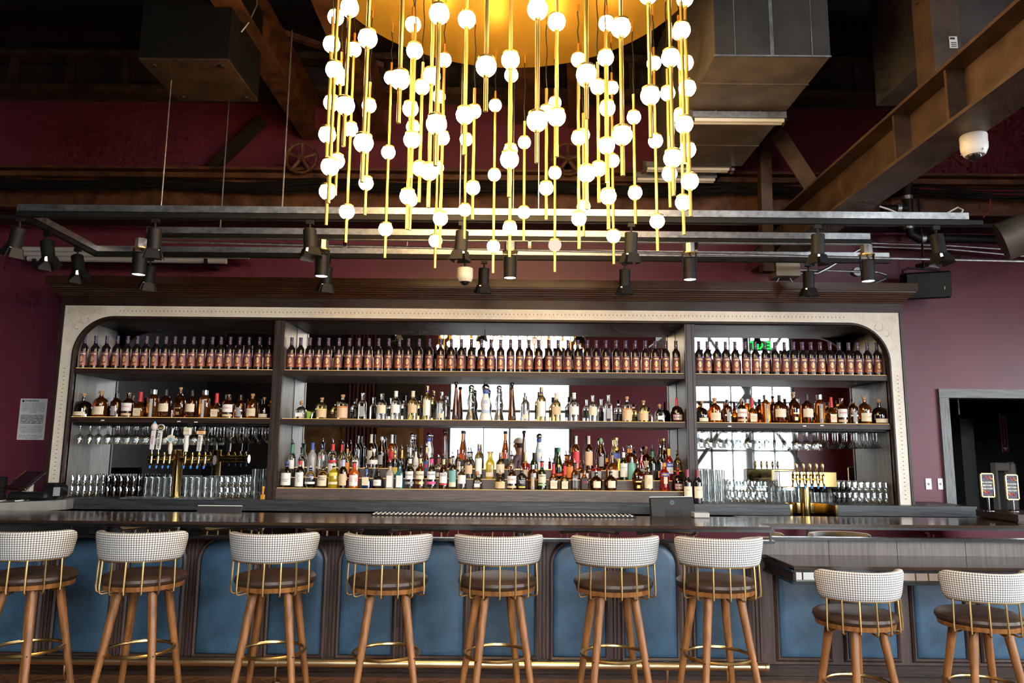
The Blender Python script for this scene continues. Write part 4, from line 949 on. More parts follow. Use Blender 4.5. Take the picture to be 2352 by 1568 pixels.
def stool_mesh(seat_z):
    """meshes of one stool, origin on the floor; backrest on the -Y side"""
    D = {}
    z = seat_z
    D['seat_base'] = MB().lathe([(z, .198), (z + .004, .214), (z + .026, .218), (z + .03, .214)], 40)
    D['cushion'] = MB().lathe([(z + .0305, .204), (z + .034, .222), (z + .05, .23), (z + .066, .227), (z + .078, .212), (z + .086, .178), (z + .09, .115), (z + .091, .01)], 40)
    # upholstered curved back
    def back(rad_in, rad_out, z0, z1, span):
        m_ = MB(); n = 36; sec = 14
        for i in range(n + 1):
            t = -1 + 2 * i / n; a = -PI / 2 + t * span
            e = max(0.0, 1 - max(0.0, (abs(t) - .78) / .22) ** 2.4) ** .5; e = max(e, .04)
            lift = 0.0
            zc = (z0 + z1) / 2 + lift; hh = (z1 - z0) / 2 * (.38 + .62 * e); rc = (rad_in + rad_out) / 2; hr = (rad_out - rad_in) / 2 * (.3 + .7 * e)
            for k in range(sec):
                q = 2 * PI * (k + .5) / sec; cs, sn = math.cos(q), math.sin(q)
                px_ = math.copysign(abs(cs) ** .55, cs) * hr; pz_ = math.copysign(abs(sn) ** .4, sn) * hh
                r = rc + px_ + .012 * (pz_ / max(hh, 1e-6))
                m_.v.append((r * math.cos(a), r * math.sin(a), zc + pz_))
        for i in range(n):
            for k in range(sec): m_.f.append((i * sec + k, i * sec + (k + 1) % sec, (i + 1) * sec + (k + 1) % sec, (i + 1) * sec + k))
        m_.f += [tuple(range(sec - 1, -1, -1)), tuple(range(n * sec, (n + 1) * sec))]
        return m_
    zb0, zb1 = z + .165, z + .328
    D['backrest'] = back(.205, .262, zb0, zb1, math.radians(82))
    D['back_rail'] = MB().tube([(.238 * math.cos(a), .238 * math.sin(a), zb0 + .004 + .03 * max(0, abs(a + PI / 2) - 1.2)) for a in [-PI / 2 + 1.25 * (-1 + 2 * i / 24) for i in range(25)]], .006, 6)
    return D, zb0
def make_stool(name, seat_z, ring_z, leg_rot, label, group):
    t = thing(name, label, 'bar stool', group=group)
    D, zb0 = stool_mesh(seat_z)
    part('seat_base', D['seat_base'], M_LEG, t); part('cushion', D['cushion'], M_LEATHER, t)
    part('backrest', D['backrest'], M_HOUND, t, ang=75); part('back_rail', D['back_rail'], M_BRASS, t)
    for k in range(7):
        a = -PI / 2 + math.radians(-63 + 21 * k); cs, sn = math.cos(a), math.sin(a)
        z = seat_z; lift = .006
        part('spindle', MB().tube([(.18 * cs, .18 * sn, z - .006), (.232 * cs, .232 * sn, z - .012), (.243 * cs, .243 * sn, z - .004), (.246 * cs, .246 * sn, z + .02), (.240 * cs, .240 * sn, zb0 + lift)], .0058, 6), M_BRASS, t)
    for k in range(4):
        a = leg_rot + PI / 4 + k * PI / 2; cs, sn = math.cos(a), math.sin(a)
        r0, r1 = .135, .135 + .135 * seat_z / .745
        P = lambda q: Vector(((r1 + (r0 - r1) * q) * cs, (r1 + (r0 - r1) * q) * sn, seat_z * q))
        lg = part('leg', MB().cyl(P(.105), P(1.0), .0165, .0255, n=14), M_LEG, t)
        part('ferrule', MB().cyl(P(0.0), P(.105), .0125, .0168, n=14), M_BRASS, lg)
        q = ring_z / seat_z; c = P(q); part('screw', MB().cyl(c + Vector((cs, sn, 0)) * .019, c + Vector((cs, sn, 0)) * .0245, .004, n=8), M_BLACK, lg)
    rr = .135 + .135 * seat_z / .745 * (1 - ring_z / seat_z) - .012
    part('foot_ring', MB().tube([(rr * math.cos(2 * PI * i / 40), rr * math.sin(2 * PI * i / 40), ring_z) for i in range(40)], .0105, 8, True), M_BRASS, t)
    return t
G_ST = 'houndstooth bar stools along the bar'
for (px, Y, rz, lr, lab) in (
    (74, 4.47, .04, -.2, 'houndstooth bar stool cut by the left edge'), (330, 4.47, .03, .0, 'second houndstooth bar stool from the left'),
    (632, 4.47, .03, .05, 'third houndstooth bar stool from the left'), (892, 4.45, .0, .15, 'fourth houndstooth bar stool from the left, facing straight on'),
    (1143, 4.45, .06, .257, 'fifth houndstooth bar stool from the left, near the middle'), (1409, 4.45, .05, .11, 'sixth houndstooth bar stool from the left'),
    (1645, 4.45, .05, .195, 'houndstooth bar stool beside the low counter, last tall one')):
    c = at(px, 1352, Y); s_ = make_stool('bar_stool', .752, .405, lr - rz, lab, G_ST); s_.location = (c.x, Y, 0); s_.rotation_euler = (0, 0, rz)
for (px, Y, rz, lr, lab) in ((1964, 4.48, .06, .32, 'shorter houndstooth stool at the low counter, left one'), (2250, 4.48, .03, .0, 'shorter houndstooth stool at the right picture edge')):
    c = at(px, 1435, Y); s_ = make_stool('counter_stool', .572, .25, lr - rz, lab, 'short houndstooth stools at the low counter'); s_.location = (c.x, Y, 0); s_.rotation_euler = (0, 0, rz)
# ================================================================== bottles
GL = {
 'clr': glassy('clear_glass', (.95, .97, .96), gloss=.05, edge=.55, refr=1.36),
 'frost': glassy('frosted_glass', (.85, .84, .82), body=.7, bodycol=(.72, .68, .64), gloss=.05, edge=.3, rough=.3),
 'gold': glassy('pale_gold_spirit', (.95, .84, .52), body=.04, bodycol=(.75, .55, .2), gloss=.05, edge=.5, refr=1.36),
 'amb': glassy('amber_spirit', (.85, .40, .09), body=.10, bodycol=(.62, .20, .02), gloss=.05, edge=.5, refr=1.36),
 'brn': glassy('dark_amber_spirit', (.34, .14, .035), body=.12, bodycol=(.30, .07, .012), gloss=.05, edge=.5, refr=1.36),
 'dark': glassy('very_dark_spirit', (.12, .05, .03), body=.6, bodycol=(.022, .01, .008), gloss=.07, edge=.45),
 'red': glassy('red_liqueur', (.80, .05, .03), body=.35, bodycol=(.65, .02, .015), gloss=.07, edge=.45),
 'org': glassy('orange_liqueur', (.95, .30, .02), body=.7, bodycol=(.90, .22, .01), gloss=.06, edge=.4),
 'yel': glassy('yellow_spirit', (.95, .80, .05), body=.55, bodycol=(.85, .66, .02), gloss=.06, edge=.4),
 'blu': glassy('blue_glass', (.05, .18, .60), body=.45, bodycol=(.03, .09, .40), gloss=.08, edge=.5),
 'aqu': glassy('aqua_glass', (.30, .75, .85), body=.45, bodycol=(.12, .50, .62), gloss=.08, edge=.5),
 'grn': glassy('green_glass', (.06, .16, .04), body=.45, bodycol=(.018, .045, .012), gloss=.08, edge=.5),
 'teal': pm('teal_glass_coated', (.20, .48, .40), .3),
 'blk': pm('black_glass', (.012, .010, .010), .12, spec=.6),
 'wht': pm('white_glazed', (.78, .76, .72), .2),
 'wine': pm('dark_wine_glass', (.012, .008, .010), .08, spec=.7, coat=.3),
}
CM = {
 'crm': pm('cream_label', (.74, .63, .46), .6), 'wh': pm('white_label', (.80, .78, .75), .6), 'tan': pm('tan_label', (.66, .46, .28), .6), 'yl': pm('yellow_label', (.85, .62, .12), .6),
 'bk': pm('black_label', (.02, .018, .016), .5), 'gy': pm('grey_label', (.30, .30, .30), .5), 'rd': pm('red_label', (.55, .03, .03), .5), 'bl': pm('blue_label', (.05, .09, .35), .5),
 'pk': pm('pink_label', (.75, .08, .22), .5), 'gd': pm('gold_label', (.70, .48, .16), .35, .7), 'gn': pm('green_label', (.30, .48, .20), .6), 'tq': pm('turquoise_label', (.16, .38, .36), .6),
 'cork': M_CORK, 'sil': M_CHROME, 'blk': M_BLACKG, 'wood': pm('wood_stopper', (.45, .22, .10), .6), 'mar': pm('maroon_capsule', (.22, .03, .05), .4), 'prp': pm('purple_capsule', (.04, .017, .075), .4),
 'gcap': pm('green_capsule', (.03, .20, .08), .4), 'vio': pm('violet_band', (.14, .05, .35), .5), 'or': pm('orange_label', (.80, .25, .04), .6), 'lb': pm('pale_blue_label', (.45, .52, .75), .6),
}
PROF = {
 'std': [(0, .86), (.012, 1), (.56, 1), (.62, .95), (.68, .74), (.72, .50), (.77, .38), (.96, .35), (.962, .40), (1, .40)],
 'slim': [(0, .86), (.012, 1), (.60, 1), (.66, .93), (.71, .66), (.75, .42), (.80, .36), (1, .35)],
 'rnd': [(0, .72), (.02, .92), (.08, 1), (.50, 1), (.60, .95), (.68, .80), (.735, .50), (.76, .33), (.80, .28), (.86, .28)],
 'dome': [(0, .93), (.02, 1), (.36, 1), (.46, .95), (.56, .82), (.63, .60), (.67, .34), (.69, .22), (.80, .20), (.86, .2)],
 'maker': [(0, .9), (.02, 1), (.36, 1), (.42, .96), (.49, .72), (.55, .46), (.62, .35), (.75, .30), (1, .27)],
 'oval': [(0, .66), (.015, .72), (.25, .92), (.42, 1), (.54, .96), (.64, .76), (.72, .46), (.77, .28), (.82, .24), (.90, .24)],
 'tall': [(0, .95), (.01, 1), (.08, 1), (.25, .88), (.45, .68), (.65, .50), (.80, .37), (.91, .30), (.92, .40), (.94, .40)],
 'fig': [(0, 1), (.02, 1), (.10, .92), (.22, .72), (.32, .60), (.38, .58), (.46, .74), (.54, .76), (.62, .62), (.70, .46), (.77, .42), (.79, .52), (.80, .52)],
 'cer': [(0, 1), (.02, 1), (.12, .90), (.24, .68), (.32, .66), (.42, .78), (.52, .76), (.62, .56), (.70, .42), (.75, .40), (.80, .52)],
 'squat': [(0, .92), (.02, 1), (.40, 1), (.50, .93), (.58, .72), (.64, .44), (.68, .27), (.78, .25)],
 'bell': [(0, .95), (.02, 1), (.35, 1), (.50, .86), (.62, .62), (.72, .46), (.80, .40), (.93, .40)],
 'crown': [(0, .78), (.02, .84), (.30, .98), (.46, 1), (.54, .88), (.62, .60), (.68, .30), (.74, .24), (.84, .24)],
 'wine': [(0, .92), (.008, 1), (.60, 1), (.65, .95), (.70, .72), (.745, .46), (.78, .40), (1.0, .38)],
 'swing': [(0, .9), (.015, 1), (.48, 1), (.58, .9), (.70, .62), (.80, .44), (.88, .40)],
 'aper': [(0, .95), (.02, 1), (.2, .9), (.34, .86), (.5, .96), (.60, 1), (.66, .92), (.72, .62), (.77, .40), (1, .34)],
 'tin': [(0, .96), (.01, 1), (.66, 1), (.72, .94), (.78, .58), (.82, .45), (.84, .45)],
}
SQ = {'maker': 7, 'squat': 6, 'std': 0}
def section(kind, sq):
    if sq == 6.5: return lambda t: 1.0 / max(math.cos(((t + PI / 6) % (PI / 3)) - PI / 6), .5) * .93     # six-sided
    if sq: return lambda t: (abs(math.cos(t)) ** sq + abs(math.sin(t)) ** sq) ** (-1 / sq) * (.84 if sq > 3 else 1)
    return None
def patch(kind, sect, r, z0, z1, half, off=1.02, n=10, centre=-PI / 2):
    """label patch hugging the bottle section"""
    A = []; B = []
    for k in range(n + 1):
        t = centre + half * (-1 + 2 * k / n); q = r * off * (sect(t) if sect else 1.0)
        A.append((q * math.cos(t), q * math.sin(t), z0)); B.append((q * math.cos(t), q * math.sin(t), z1))
    return MB().strip(A, B)
TXT = {}
def bottle(loc, w_, h, kind, glass, cap, labels, text, label, group, pour=False, sq=0, name='liquor_bottle', fill=None, rz=0.0):
    """labels: list of (material, t0, t1, half angle); text: (string, material, t, size fraction, vertical)"""
    r = w_ / 2; b = thing(name, label, 'bottle', loc, rz, group)
    se = section(kind, sq); pf = PROF[kind]; hh = h
    body = MB().lathe([(t * hh, q * r) for t, q in pf], 18, sect=None)
    if se:
        body = MB(); n = 24
        for t, q in pf:
            k_ = min(1.0, max(0.0, (q - .45) / .35))
            for i in range(n):
                a = 2 * PI * (i + .5) / n; s_ = 1 + (se(a) - 1) * k_; body.v.append((q * r * s_ * math.cos(a), q * r * s_ * math.sin(a), t * hh))
        m_ = len(pf)
        for j in range(m_ - 1):
            for i in range(n): body.f.append((j * n + i, j * n + (i + 1) % n, (j + 1) * n + (i + 1) % n, (j + 1) * n + i))
        body.f += [tuple(range(n - 1, -1, -1)), tuple(range((m_ - 1) * n, m_ * n))]
    part('glass', body, GL[glass], b, ang=50)
    tt, qt = pf[-1]; nr = qt * r
    if cap:
        m_ = CM[cap[0]]; ty = cap[1]
        if ty == 'ball':
            part('stopper', MB().sphere((0, 0, .90 * h), .54 * r if kind in ('fig', 'cer') else .34 * r, 14, 9).lathe([(tt * h - .004, nr * 1.0), (.86 * h, nr * .9)], 12), m_, b)
        elif ty == 'crown':
            part('stopper', MB().sphere((0, 0, .90 * h), .62 * r, 14, 9), CM['sil'], b)
            part('crown', MB().lathe([(.735 * h, .42 * r), (.79 * h, .52 * r), (.84 * h, .50 * r)], 14), m_, b)
        elif ty == 'cork':
            part('stopper', MB().lathe([(tt * h, nr * .8), (tt * h + .01, nr * .85), (tt * h + .01, nr * 1.35), (h * .985, nr * 1.35), (h, nr * 1.2)], 14), m_, b)
        elif ty == 'wrap':                              # capsule running down the neck
            t0 = cap[2] if len(cap) > 2 else .8
            pts = [(t, q) for t, q in pf if t > t0]; q0 = next((pf[i][1] + (pf[i + 1][1] - pf[i][1]) * (t0 - pf[i][0]) / (pf[i + 1][0] - pf[i][0]) for i in range(len(pf) - 1) if pf[i][0] <= t0 <= pf[i + 1][0]), qt)
            part('capsule', MB().lathe([(t0 * h, q0 * r + .0006)] + [(t * h, q * r + .0006) for t, q in pts if t < .999] + [(h * 1.0005, qt * r + .0006)] + ([] if tt > .99 else []), 14), m_, b)
        elif ty == 'cap':
            part('cap', MB().lathe([(tt * h * .995, nr * 1.25), (h * .99, nr * 1.25), (h, nr * 1.1)], 14), m_, b)
        elif ty == 'wire':
            part('stopper', MB().lathe([(tt * h, nr * .9), (.93 * h, nr * 1.1), (.97 * h, nr * .9), (h, nr * .4)], 12), m_, b)
            part('wire_bail', MB().tube([(nr * 1.3, 0, .80 * h), (nr * 1.5, 0, .9 * h), (nr * .6, 0, .99 * h), (-nr * .6, 0, .99 * h), (-nr * 1.5, 0, .9 * h), (-nr * 1.3, 0, .80 * h)], .0016, 5), M_CHROME, b)
    if pour:
        zz = h if tt > .95 else tt * h
        pr = part('pourer', MB().lathe([(zz - .004, nr * .9), (zz, nr * 1.2), (zz + .008, nr * 1.25), (zz + .011, .004)], 12), M_BLACK, b)
        part('spout', MB().tube([(0, 0, zz + .008), (0, 0, zz + .024), (-.003, -.001, zz + .036), (-.009, -.003, zz + .046)], .0042, 7), M_CHROME, pr)
    for i, (m_, t0, t1, half) in enumerate(labels):
        tm_ = (t0 + t1) / 2; q0 = max(pf[i2][1] + (pf[i2 + 1][1] - pf[i2][1]) * (t_ - pf[i2][0]) / max(pf[i2 + 1][0] - pf[i2][0], 1e-6) for t_ in (t0, t1, tm_) for i2 in range(len(pf) - 1) if pf[i2][0] <= t_ <= pf[i2 + 1][0])
        se_ = se if q0 > .6 else None
        lo = part('label', patch(kind, se_, q0 * r, t0 * h, t1 * h, half), CM[m_] if isinstance(m_, str) else m_, b)
        if text and i == text[5] if text and len(text) > 5 else (text and i == 0):
            s_, tmat, tt_, sz, vert = text[:5]
            rr = q0 * r * 1.04 * (se_(-PI / 2) if se_ else 1.0)
            key = (s_, round(sz * h, 4), round(rr, 4), tmat, vert, bool(se_))
            if key not in TXT: TXT[key] = text_mesh('lettering', s_, sz * h, CM.get(tmat, M_INK), bend=None if se_ else rr, vertical=vert, width=(t1 - t0) * h * .9 if vert else q0 * r * (1.5 if se_ else 1.75), offs=.0004)
            o = part('lettering', TXT[key], None, lo); o.location = (0, -rr if se_ else 0, tt_ * h)
    return b
# ---------------- wine bottles of the top shelves: one mesh set, copied
WH = .308; WR = .0375
wm = {}
wm['glass'] = MB().lathe([(t * WH, q * WR) for t, q in PROF['wine']], 20).mesh('glass', GL['wine'], ang=50)
wm['capsule'] = MB().lathe([(.775 * WH, .415 * WR), (.80 * WH, .41 * WR), (.965 * WH, .395 * WR), (.966 * WH, .45 * WR), (1.002 * WH, .45 * WR)], 16).mesh('capsule', CM['prp'])
M_WLAB = bpy.data.materials.new('wine_label'); t_, N_, L_ = nodes_of(M_WLAB)
o1 = N_.new('ShaderNodeOutputMaterial'); p1 = N_.new('ShaderNodeBsdfPrincipled'); L_.new(p1.outputs[0], o1.inputs[0]); p1.inputs['Roughness'].default_value = .4
c1 = N_.new('ShaderNodeTexCoord'); s1 = N_.new('ShaderNodeSeparateXYZ'); L_.new(c1.outputs['Object'], s1.inputs[0])
r1_ = N_.new('ShaderNodeMapRange'); r1_.inputs['From Min'].default_value = .03; r1_.inputs['From Max'].default_value = .165; L_.new(s1.outputs[2], r1_.inputs['Value'])
k1 = N_.new('ShaderNodeValToRGB'); L_.new(r1_.outputs[0], k1.inputs[0]); L_.new(k1.outputs[0], p1.inputs['Base Color'])
k1.color_ramp.elements[0].color = (.34, .085, .035, 1); k1.color_ramp.elements[1].color = (.085, .028, .065, 1)
e_ = k1.color_ramp.elements.new(.45); e_.color = (.17, .038, .05, 1)
wm['label'] = patch('wine', None, WR, .11 * WH, .52 * WH, 1.25, off=1.012).mesh('label', M_WLAB)
M_WGOLD = pm('label_gold', (.85, .55, .20), .35, .3)
def bent_poly(P, R):
    return MB().add([(R * math.sin(x / R), -R * math.cos(x / R), z) for x, z in P], [tuple(range(len(P)))])
dz = .305 * WH
d_out = [(0, dz - .031), (.0085, dz - .015), (.018, dz), (.0085, dz + .015), (0, dz + .031), (-.0085, dz + .015), (-.018, dz), (-.0085, dz - .015)]
dm = MB()
for i in range(8):
    a, b = d_out[i], d_out[(i + 1) % 8]; tri = bent_poly([a, b, (0, dz)], WR * 1.022); dm.add(tri.v, tri.f)
wm['emblem'] = dm.mesh('emblem', M_WGOLD, False)
wm['emblem_ring'] = MB().tube([(WR * 1.03 * math.sin(.008 * math.cos(a) / WR), -WR * 1.03 * math.cos(.008 * math.cos(a) / WR), dz + .011 * math.sin(a)) for a in [2 * PI * k / 12 for k in range(12)]], .0012, 4, True).mesh('emblem_ring', pm('label_red', (.4, .08, .04), .5))
wm['lettering'] = text_mesh('lettering', 'COPPOLA', .0165, M_WGOLD, bend=WR * 1.025, width=.062, offs=.0006)
wm['footer'] = text_mesh('footer', 'CLARET', .011, M_WGOLD, bend=WR * 1.025, width=.04, offs=.0004)
wm['crest'] = MB().lathe([(0, .001), (.002, .006), (.004, .001)], 6).mesh('crest', M_WGOLD)
wm['seal'] = MB().cyl((0, -.0152, .86 * WH), (0, -.0168, .86 * WH), .0035, n=10).mesh('seal', M_WGOLD)
def wine_bottle(loc, rz, lab, grp):
    b = thing('wine_bottle', lab, 'bottle', loc, rz, grp)
    part('glass', wm['glass'], None, b); c_ = part('capsule', wm['capsule'], None, b); part('seal', wm['seal'], None, c_)
    l_ = part('label', wm['label'], None, b)
    for q, z in (('emblem', 0), ('emblem_ring', 0)): part(q, wm[q], None, l_)
    part('lettering', wm['lettering'], None, l_).location = (0, 0, .452 * WH); part('footer', wm['footer'], None, l_).location = (0, 0, .155 * WH)
    return b
W_L = [100 + v / 4.2 for v in (373, 480, 588, 690, 788, 880, 970, 1070, 1158, 1245, 1335, 1425, 1515, 1608, 1692, 1783, 1875, 1965, 2067, 2165)]
W_C = [640 + v / 4.704 for v in (128, 225, 322, 420, 522, 637, 750, 853, 962, 1068, 1180, 1293, 1393, 1508, 1622, 1745, 1860, 1970, 2080, 2187)] + [1100 + v / 4.704 for v in (20, 127, 233, 340, 440, 540, 647, 757, 857, 963, 1070, 1172, 1270, 1375, 1487, 1590, 1693, 1803, 1912, 2022, 2133)]
W_C = W_C[:20] + W_C[21:]
W_R = [1580 + v / 3.408 for v in (90, 157, 232, 300, 375, 455, 533, 610, 688, 763, 835, 905, 972, 1045, 1122, 1193, 1268, 1337, 1412, 1488)]
WY = 6.715
for xs, bay in ((W_L, 'left bay'), (W_C, 'middle bay'), (W_R, 'right bay')):
    for i, x in enumerate(xs):
        c = at(x, 850, WY); wine_bottle((c.x, WY, Z1), random.uniform(-.12, .12), 'purple capped wine bottle, %s, top shelf of %s' % (nth(i, len(xs)), bay), 'wine bottles on the top shelves')
# ---------------- spirits
SPEC = {   # kind, glass, cap, labels, square, text
 'wood': ('dome', 'dark', ('cork', 'cork'), [('crm', .06, .22, .8)], 0, None, 'dark domed bottle with cream strip label'),
 'pig': ('rnd', 'amb', ('cork', 'cork'), [('crm', .10, .40, 1.0)], 0, ('WHISTLEPIG', 'tan', .26, .05, False), 'rounded amber bottle with cream shield label'),
 'slimw': ('slim', 'brn', ('blk', 'wrap', .86), [('gy', .08, .46, .4), ('wh', .30, .36, .8)], 0, None, 'slim dark amber bottle with narrow label'),
 'russ': ('std', 'brn', ('wood', 'cap'), [('wh', .26, .58, 1.2), ('tan', .08, .17, 1.2)], 0, ("RUSSELL'S", 'rd', .43, .085, False), 'amber bottle with white label and red brown band'),
 'mkr': ('maker', 'amb', ('rd', 'wrap', .62), [('crm', .06, .36, .62)], 7, ("Maker's\nMark", 'tan', .22, .075, False), 'square shouldered amber bottle with red wax neck'),
 'tin': ('tin', 'amb', ('sil', 'cap'), [('gy', .03, .66, .38)], 6.5, ('TINCUP', 'yl', .34, .10, True), 'six sided amber bottle with silver cup cap'),
 'buf': ('rnd', 'brn', ('bk', 'wrap', .80), [('crm', .22, .50, .95)], 0, None, 'brown whiskey bottle with slanted cream label'),
 'ang': ('oval', 'brn', ('cork', 'cork'), [(CM['gd'], .30, .34, .5), (CM['gd'], .10, .20, .3)], 3, None, 'winged oval amber bottle'),
 'pat': ('squat', 'clr', ('wood', 'ball'), [('wh', .14, .34, .5)], 6, None, 'squat clear bottle with round cork'),
 'yb': ('rnd', 'gold', ('wood', 'cork'), [('tan', .08, .42, 1.3), ('yl', .43, .48, 1.3)], 0, None, 'clear bottle with yellow band and patterned label'),
 'rb': ('rnd', 'clr', ('wood', 'cork'), [('tan', .06, .46, 1.3), ('or', .47, .52, 1.3)], 0, None, 'clear bottle with red band and patterned label'),
 'gyl': ('std', 'clr', ('wood', 'cap'), [('gy', .12, .50, .55)], 6, None, 'clear square bottle with grey printed label'),
 'crl': ('std', 'clr', ('wood', 'cap'), [('crm', .24, .56, 1.1)], 0, None, 'clear bottle with broad cream label'),
 'csw': ('std', 'clr', ('wh', 'wrap', .80), [('wh', .24, .52, 1.1)], 0, None, 'clear bottle with white neck and cream label'),
 'csg': ('std', 'gold', ('crm', 'wrap', .80), [('tan', .24, .52, 1.1)], 0, None, 'pale gold bottle with tan label'),
 'cas': ('slim', 'gold', ('sil', 'ball'), [('wh', .14, .58, .9), ('vio', .80, .86, 3.0)], 0, None, 'pale gold bottle with purple neck band'),
 'dj': ('std', 'clr', ('sil', 'ball'), [('crm', .08, .24, .7)], 0, None, 'clear bottle with silver ball stopper'),
 'tall': ('tall', 'brn', ('blk', 'cap'), [('bk', .05, .12, .6)], 0, None, 'very tall tapering amber bottle'),
 'fig': ('fig', 'clr', ('sil', 'ball'), [], 0, None, 'curvy clear bottle with silver dome stopper'),
 'cer': ('cer', 'wht', ('bl', 'crown'), [('lb', .20, .30, .9), ('lb', .46, .56, .5)], 0, None, 'white ceramic bottle with blue crown and silver dome'),
 'gm': ('dome', 'dark', ('rd', 'wrap', .70), [('bk', .08, .34, .8), ('rd', .09, .33, .74), ('wh', .11, .31, .70)], 0, ('Grand Marnier', 'bk', .21, .06, False, 2), 'dark squat bottle with red ribbon and framed label'),
}
def put_row(rows, Y, zbase, place, grp, pour=False):
    n = len(rows); ws = [r[2] for r in rows]
    for i in range(n - 1):                        # neighbours on one shelf keep clear of each other
        g = (rows[i + 1][0] - rows[i][0]) * .975; s2 = (ws[i] + ws[i + 1]) / 2 * 1.04
        if s2 > g: ws[i] *= g / s2; ws[i + 1] *= g / s2
    for i, row in enumerate(rows):
        x, ytop, wpx, sp = row[:4]; wpx = ws[i]; ov = row[4] if len(row) > 4 else {}
        k, g, cap, labs, sq, tx, desc = SPEC[sp]
        k = ov.get('k', k); g = ov.get('g', g); cap = ov.get('cap', cap); labs = ov.get('l', labs); tx = ov.get('t', tx); desc = ov.get('d', desc); sq = ov.get('sq', sq)
        yy = Y + ov.get('dy', 0.0)
        c = at(x, ytop, yy); top = c.z; w_ = wpx * yy / F_PX * (1.02 if not sq else 1.0); pr = ov.get('p', pour)
        if pr: top -= .042
        bottle((c.x, yy, zbase + .0005), w_, max(top - zbase, .1), k, g, cap, labs, tx, '%s, %s, %s' % (desc, nth(i, n), place), grp, pr, sq, rz=random.uniform(-.1, .1) if not sq else random.uniform(-.06, .06))
ML = [(194, 903, 38, 'wood'), (234, 898, 31, 'pig'), (269, 903, 24, 'slimw'), (296, 902, 26, 'russ'), (324, 900, 30, 'mkr'), (354, 894.5, 25, 'tin'), (382, 895, 28, 'buf'), (416, 889.5, 29, 'ang'), (442, 896, 28, 'buf'), (472, 896, 24, 'tin'), (499, 903, 28, 'mkr'), (526, 906, 26, 'russ'), (553, 907, 24, 'slimw'), (581, 904, 31, 'pig'), (608, 912, 30, 'wood')]
put_row(ML, 6.72, Z2, 'left middle shelf', 'spirit bottles on the left middle shelf')
MR = [(1612, 921, 30, 'wood'), (1641, 914, 28, 'pig'), (1670, 917.5, 21, 'slimw'), (1702.7, 916, 22, 'russ'), (1726.7, 913.7, 25, 'mkr'), (1757.5, 906.7, 21, 'tin'), (1789, 907, 28, 'buf'), (1822, 900, 26, 'ang'), (1852, 906, 26, 'buf'), (1880.8, 906, 23, 'tin'), (1908, 912, 26, 'mkr'), (1932, 915, 25, 'russ'), (1958, 915, 22, 'slimw'), (1984, 911, 27, 'pig'), (2018, 917, 36, 'wood')]
put_row(MR, 6.72, Z2, 'right middle shelf', 'spirit bottles on the right middle shelf')
MC = [(693, 920, 28, 'pat'), (740, 913, 23, 'yb'), (788, 906, 24, 'rb'), (834, 902.6, 21, 'gyl'), (878, 904, 22, 'crl'), (910, 898, 22, 'csw'), (949, 898, 22, 'csg'), (982, 886, 18, 'cas'), (1014.6, 900, 20, 'dj'), (1048, 877, 17, 'tall'), (1083, 882, 24, 'fig'), (1116, 882, 28, 'cer'), (1146.8, 883, 22, 'fig'), (1176.5, 878.6, 18, 'tall'), (1207, 902, 19, 'dj'), (1243.5, 889, 21, 'cas'), (1278, 903, 20, 'csg'), (1318.5, 902, 22, 'csw'), (1361.5, 908, 20, 'crl'), (1397.6, 907, 21, 'gyl'), (1440, 910.5, 22, 'rb'), (1478, 919.6, 21, 'yb'), (1514.5, 927, 25, 'pat'), (1554, 914.7, 29, 'gm')]
put_row(MC, 6.72, Z2, 'central middle shelf', 'tequila bottles on the middle shelf')
p = at(707, 946, 6.86)
for k, (x, y, bay) in enumerate(((236, 965, 'left'), (411, 967.5, 'left'), (450, 969, 'left'), (541, 970, 'left'), (1676, 978.5, 'right'), (1848, 978, 'right'), (1888, 977, 'right'), (1972, 976, 'right'))):
    q = at(x, y, YF + .013); one('price_tag', MB().cbox((q.x, YF + .0125, q.z), .03, .003, .009), M_PAPER if k % 4 != 3 else M_BLACK, 'tiny label on the %s middle shelf front edge, %s from left' % (bay, ORD[k % 4]), 'tag', 'shelf edge tags', smooth=False)
one('shelf_tag', MB().cbox((p.x, 6.86, Z2 + .04), .05, .003, .078, Matrix.Rotation(.25, 3, 'Y')), pm('lime_tag', (.45, .85, .05), .6), 'lime green paper tag behind the squat cork bottle', 'tag', smooth=False)
D = dict
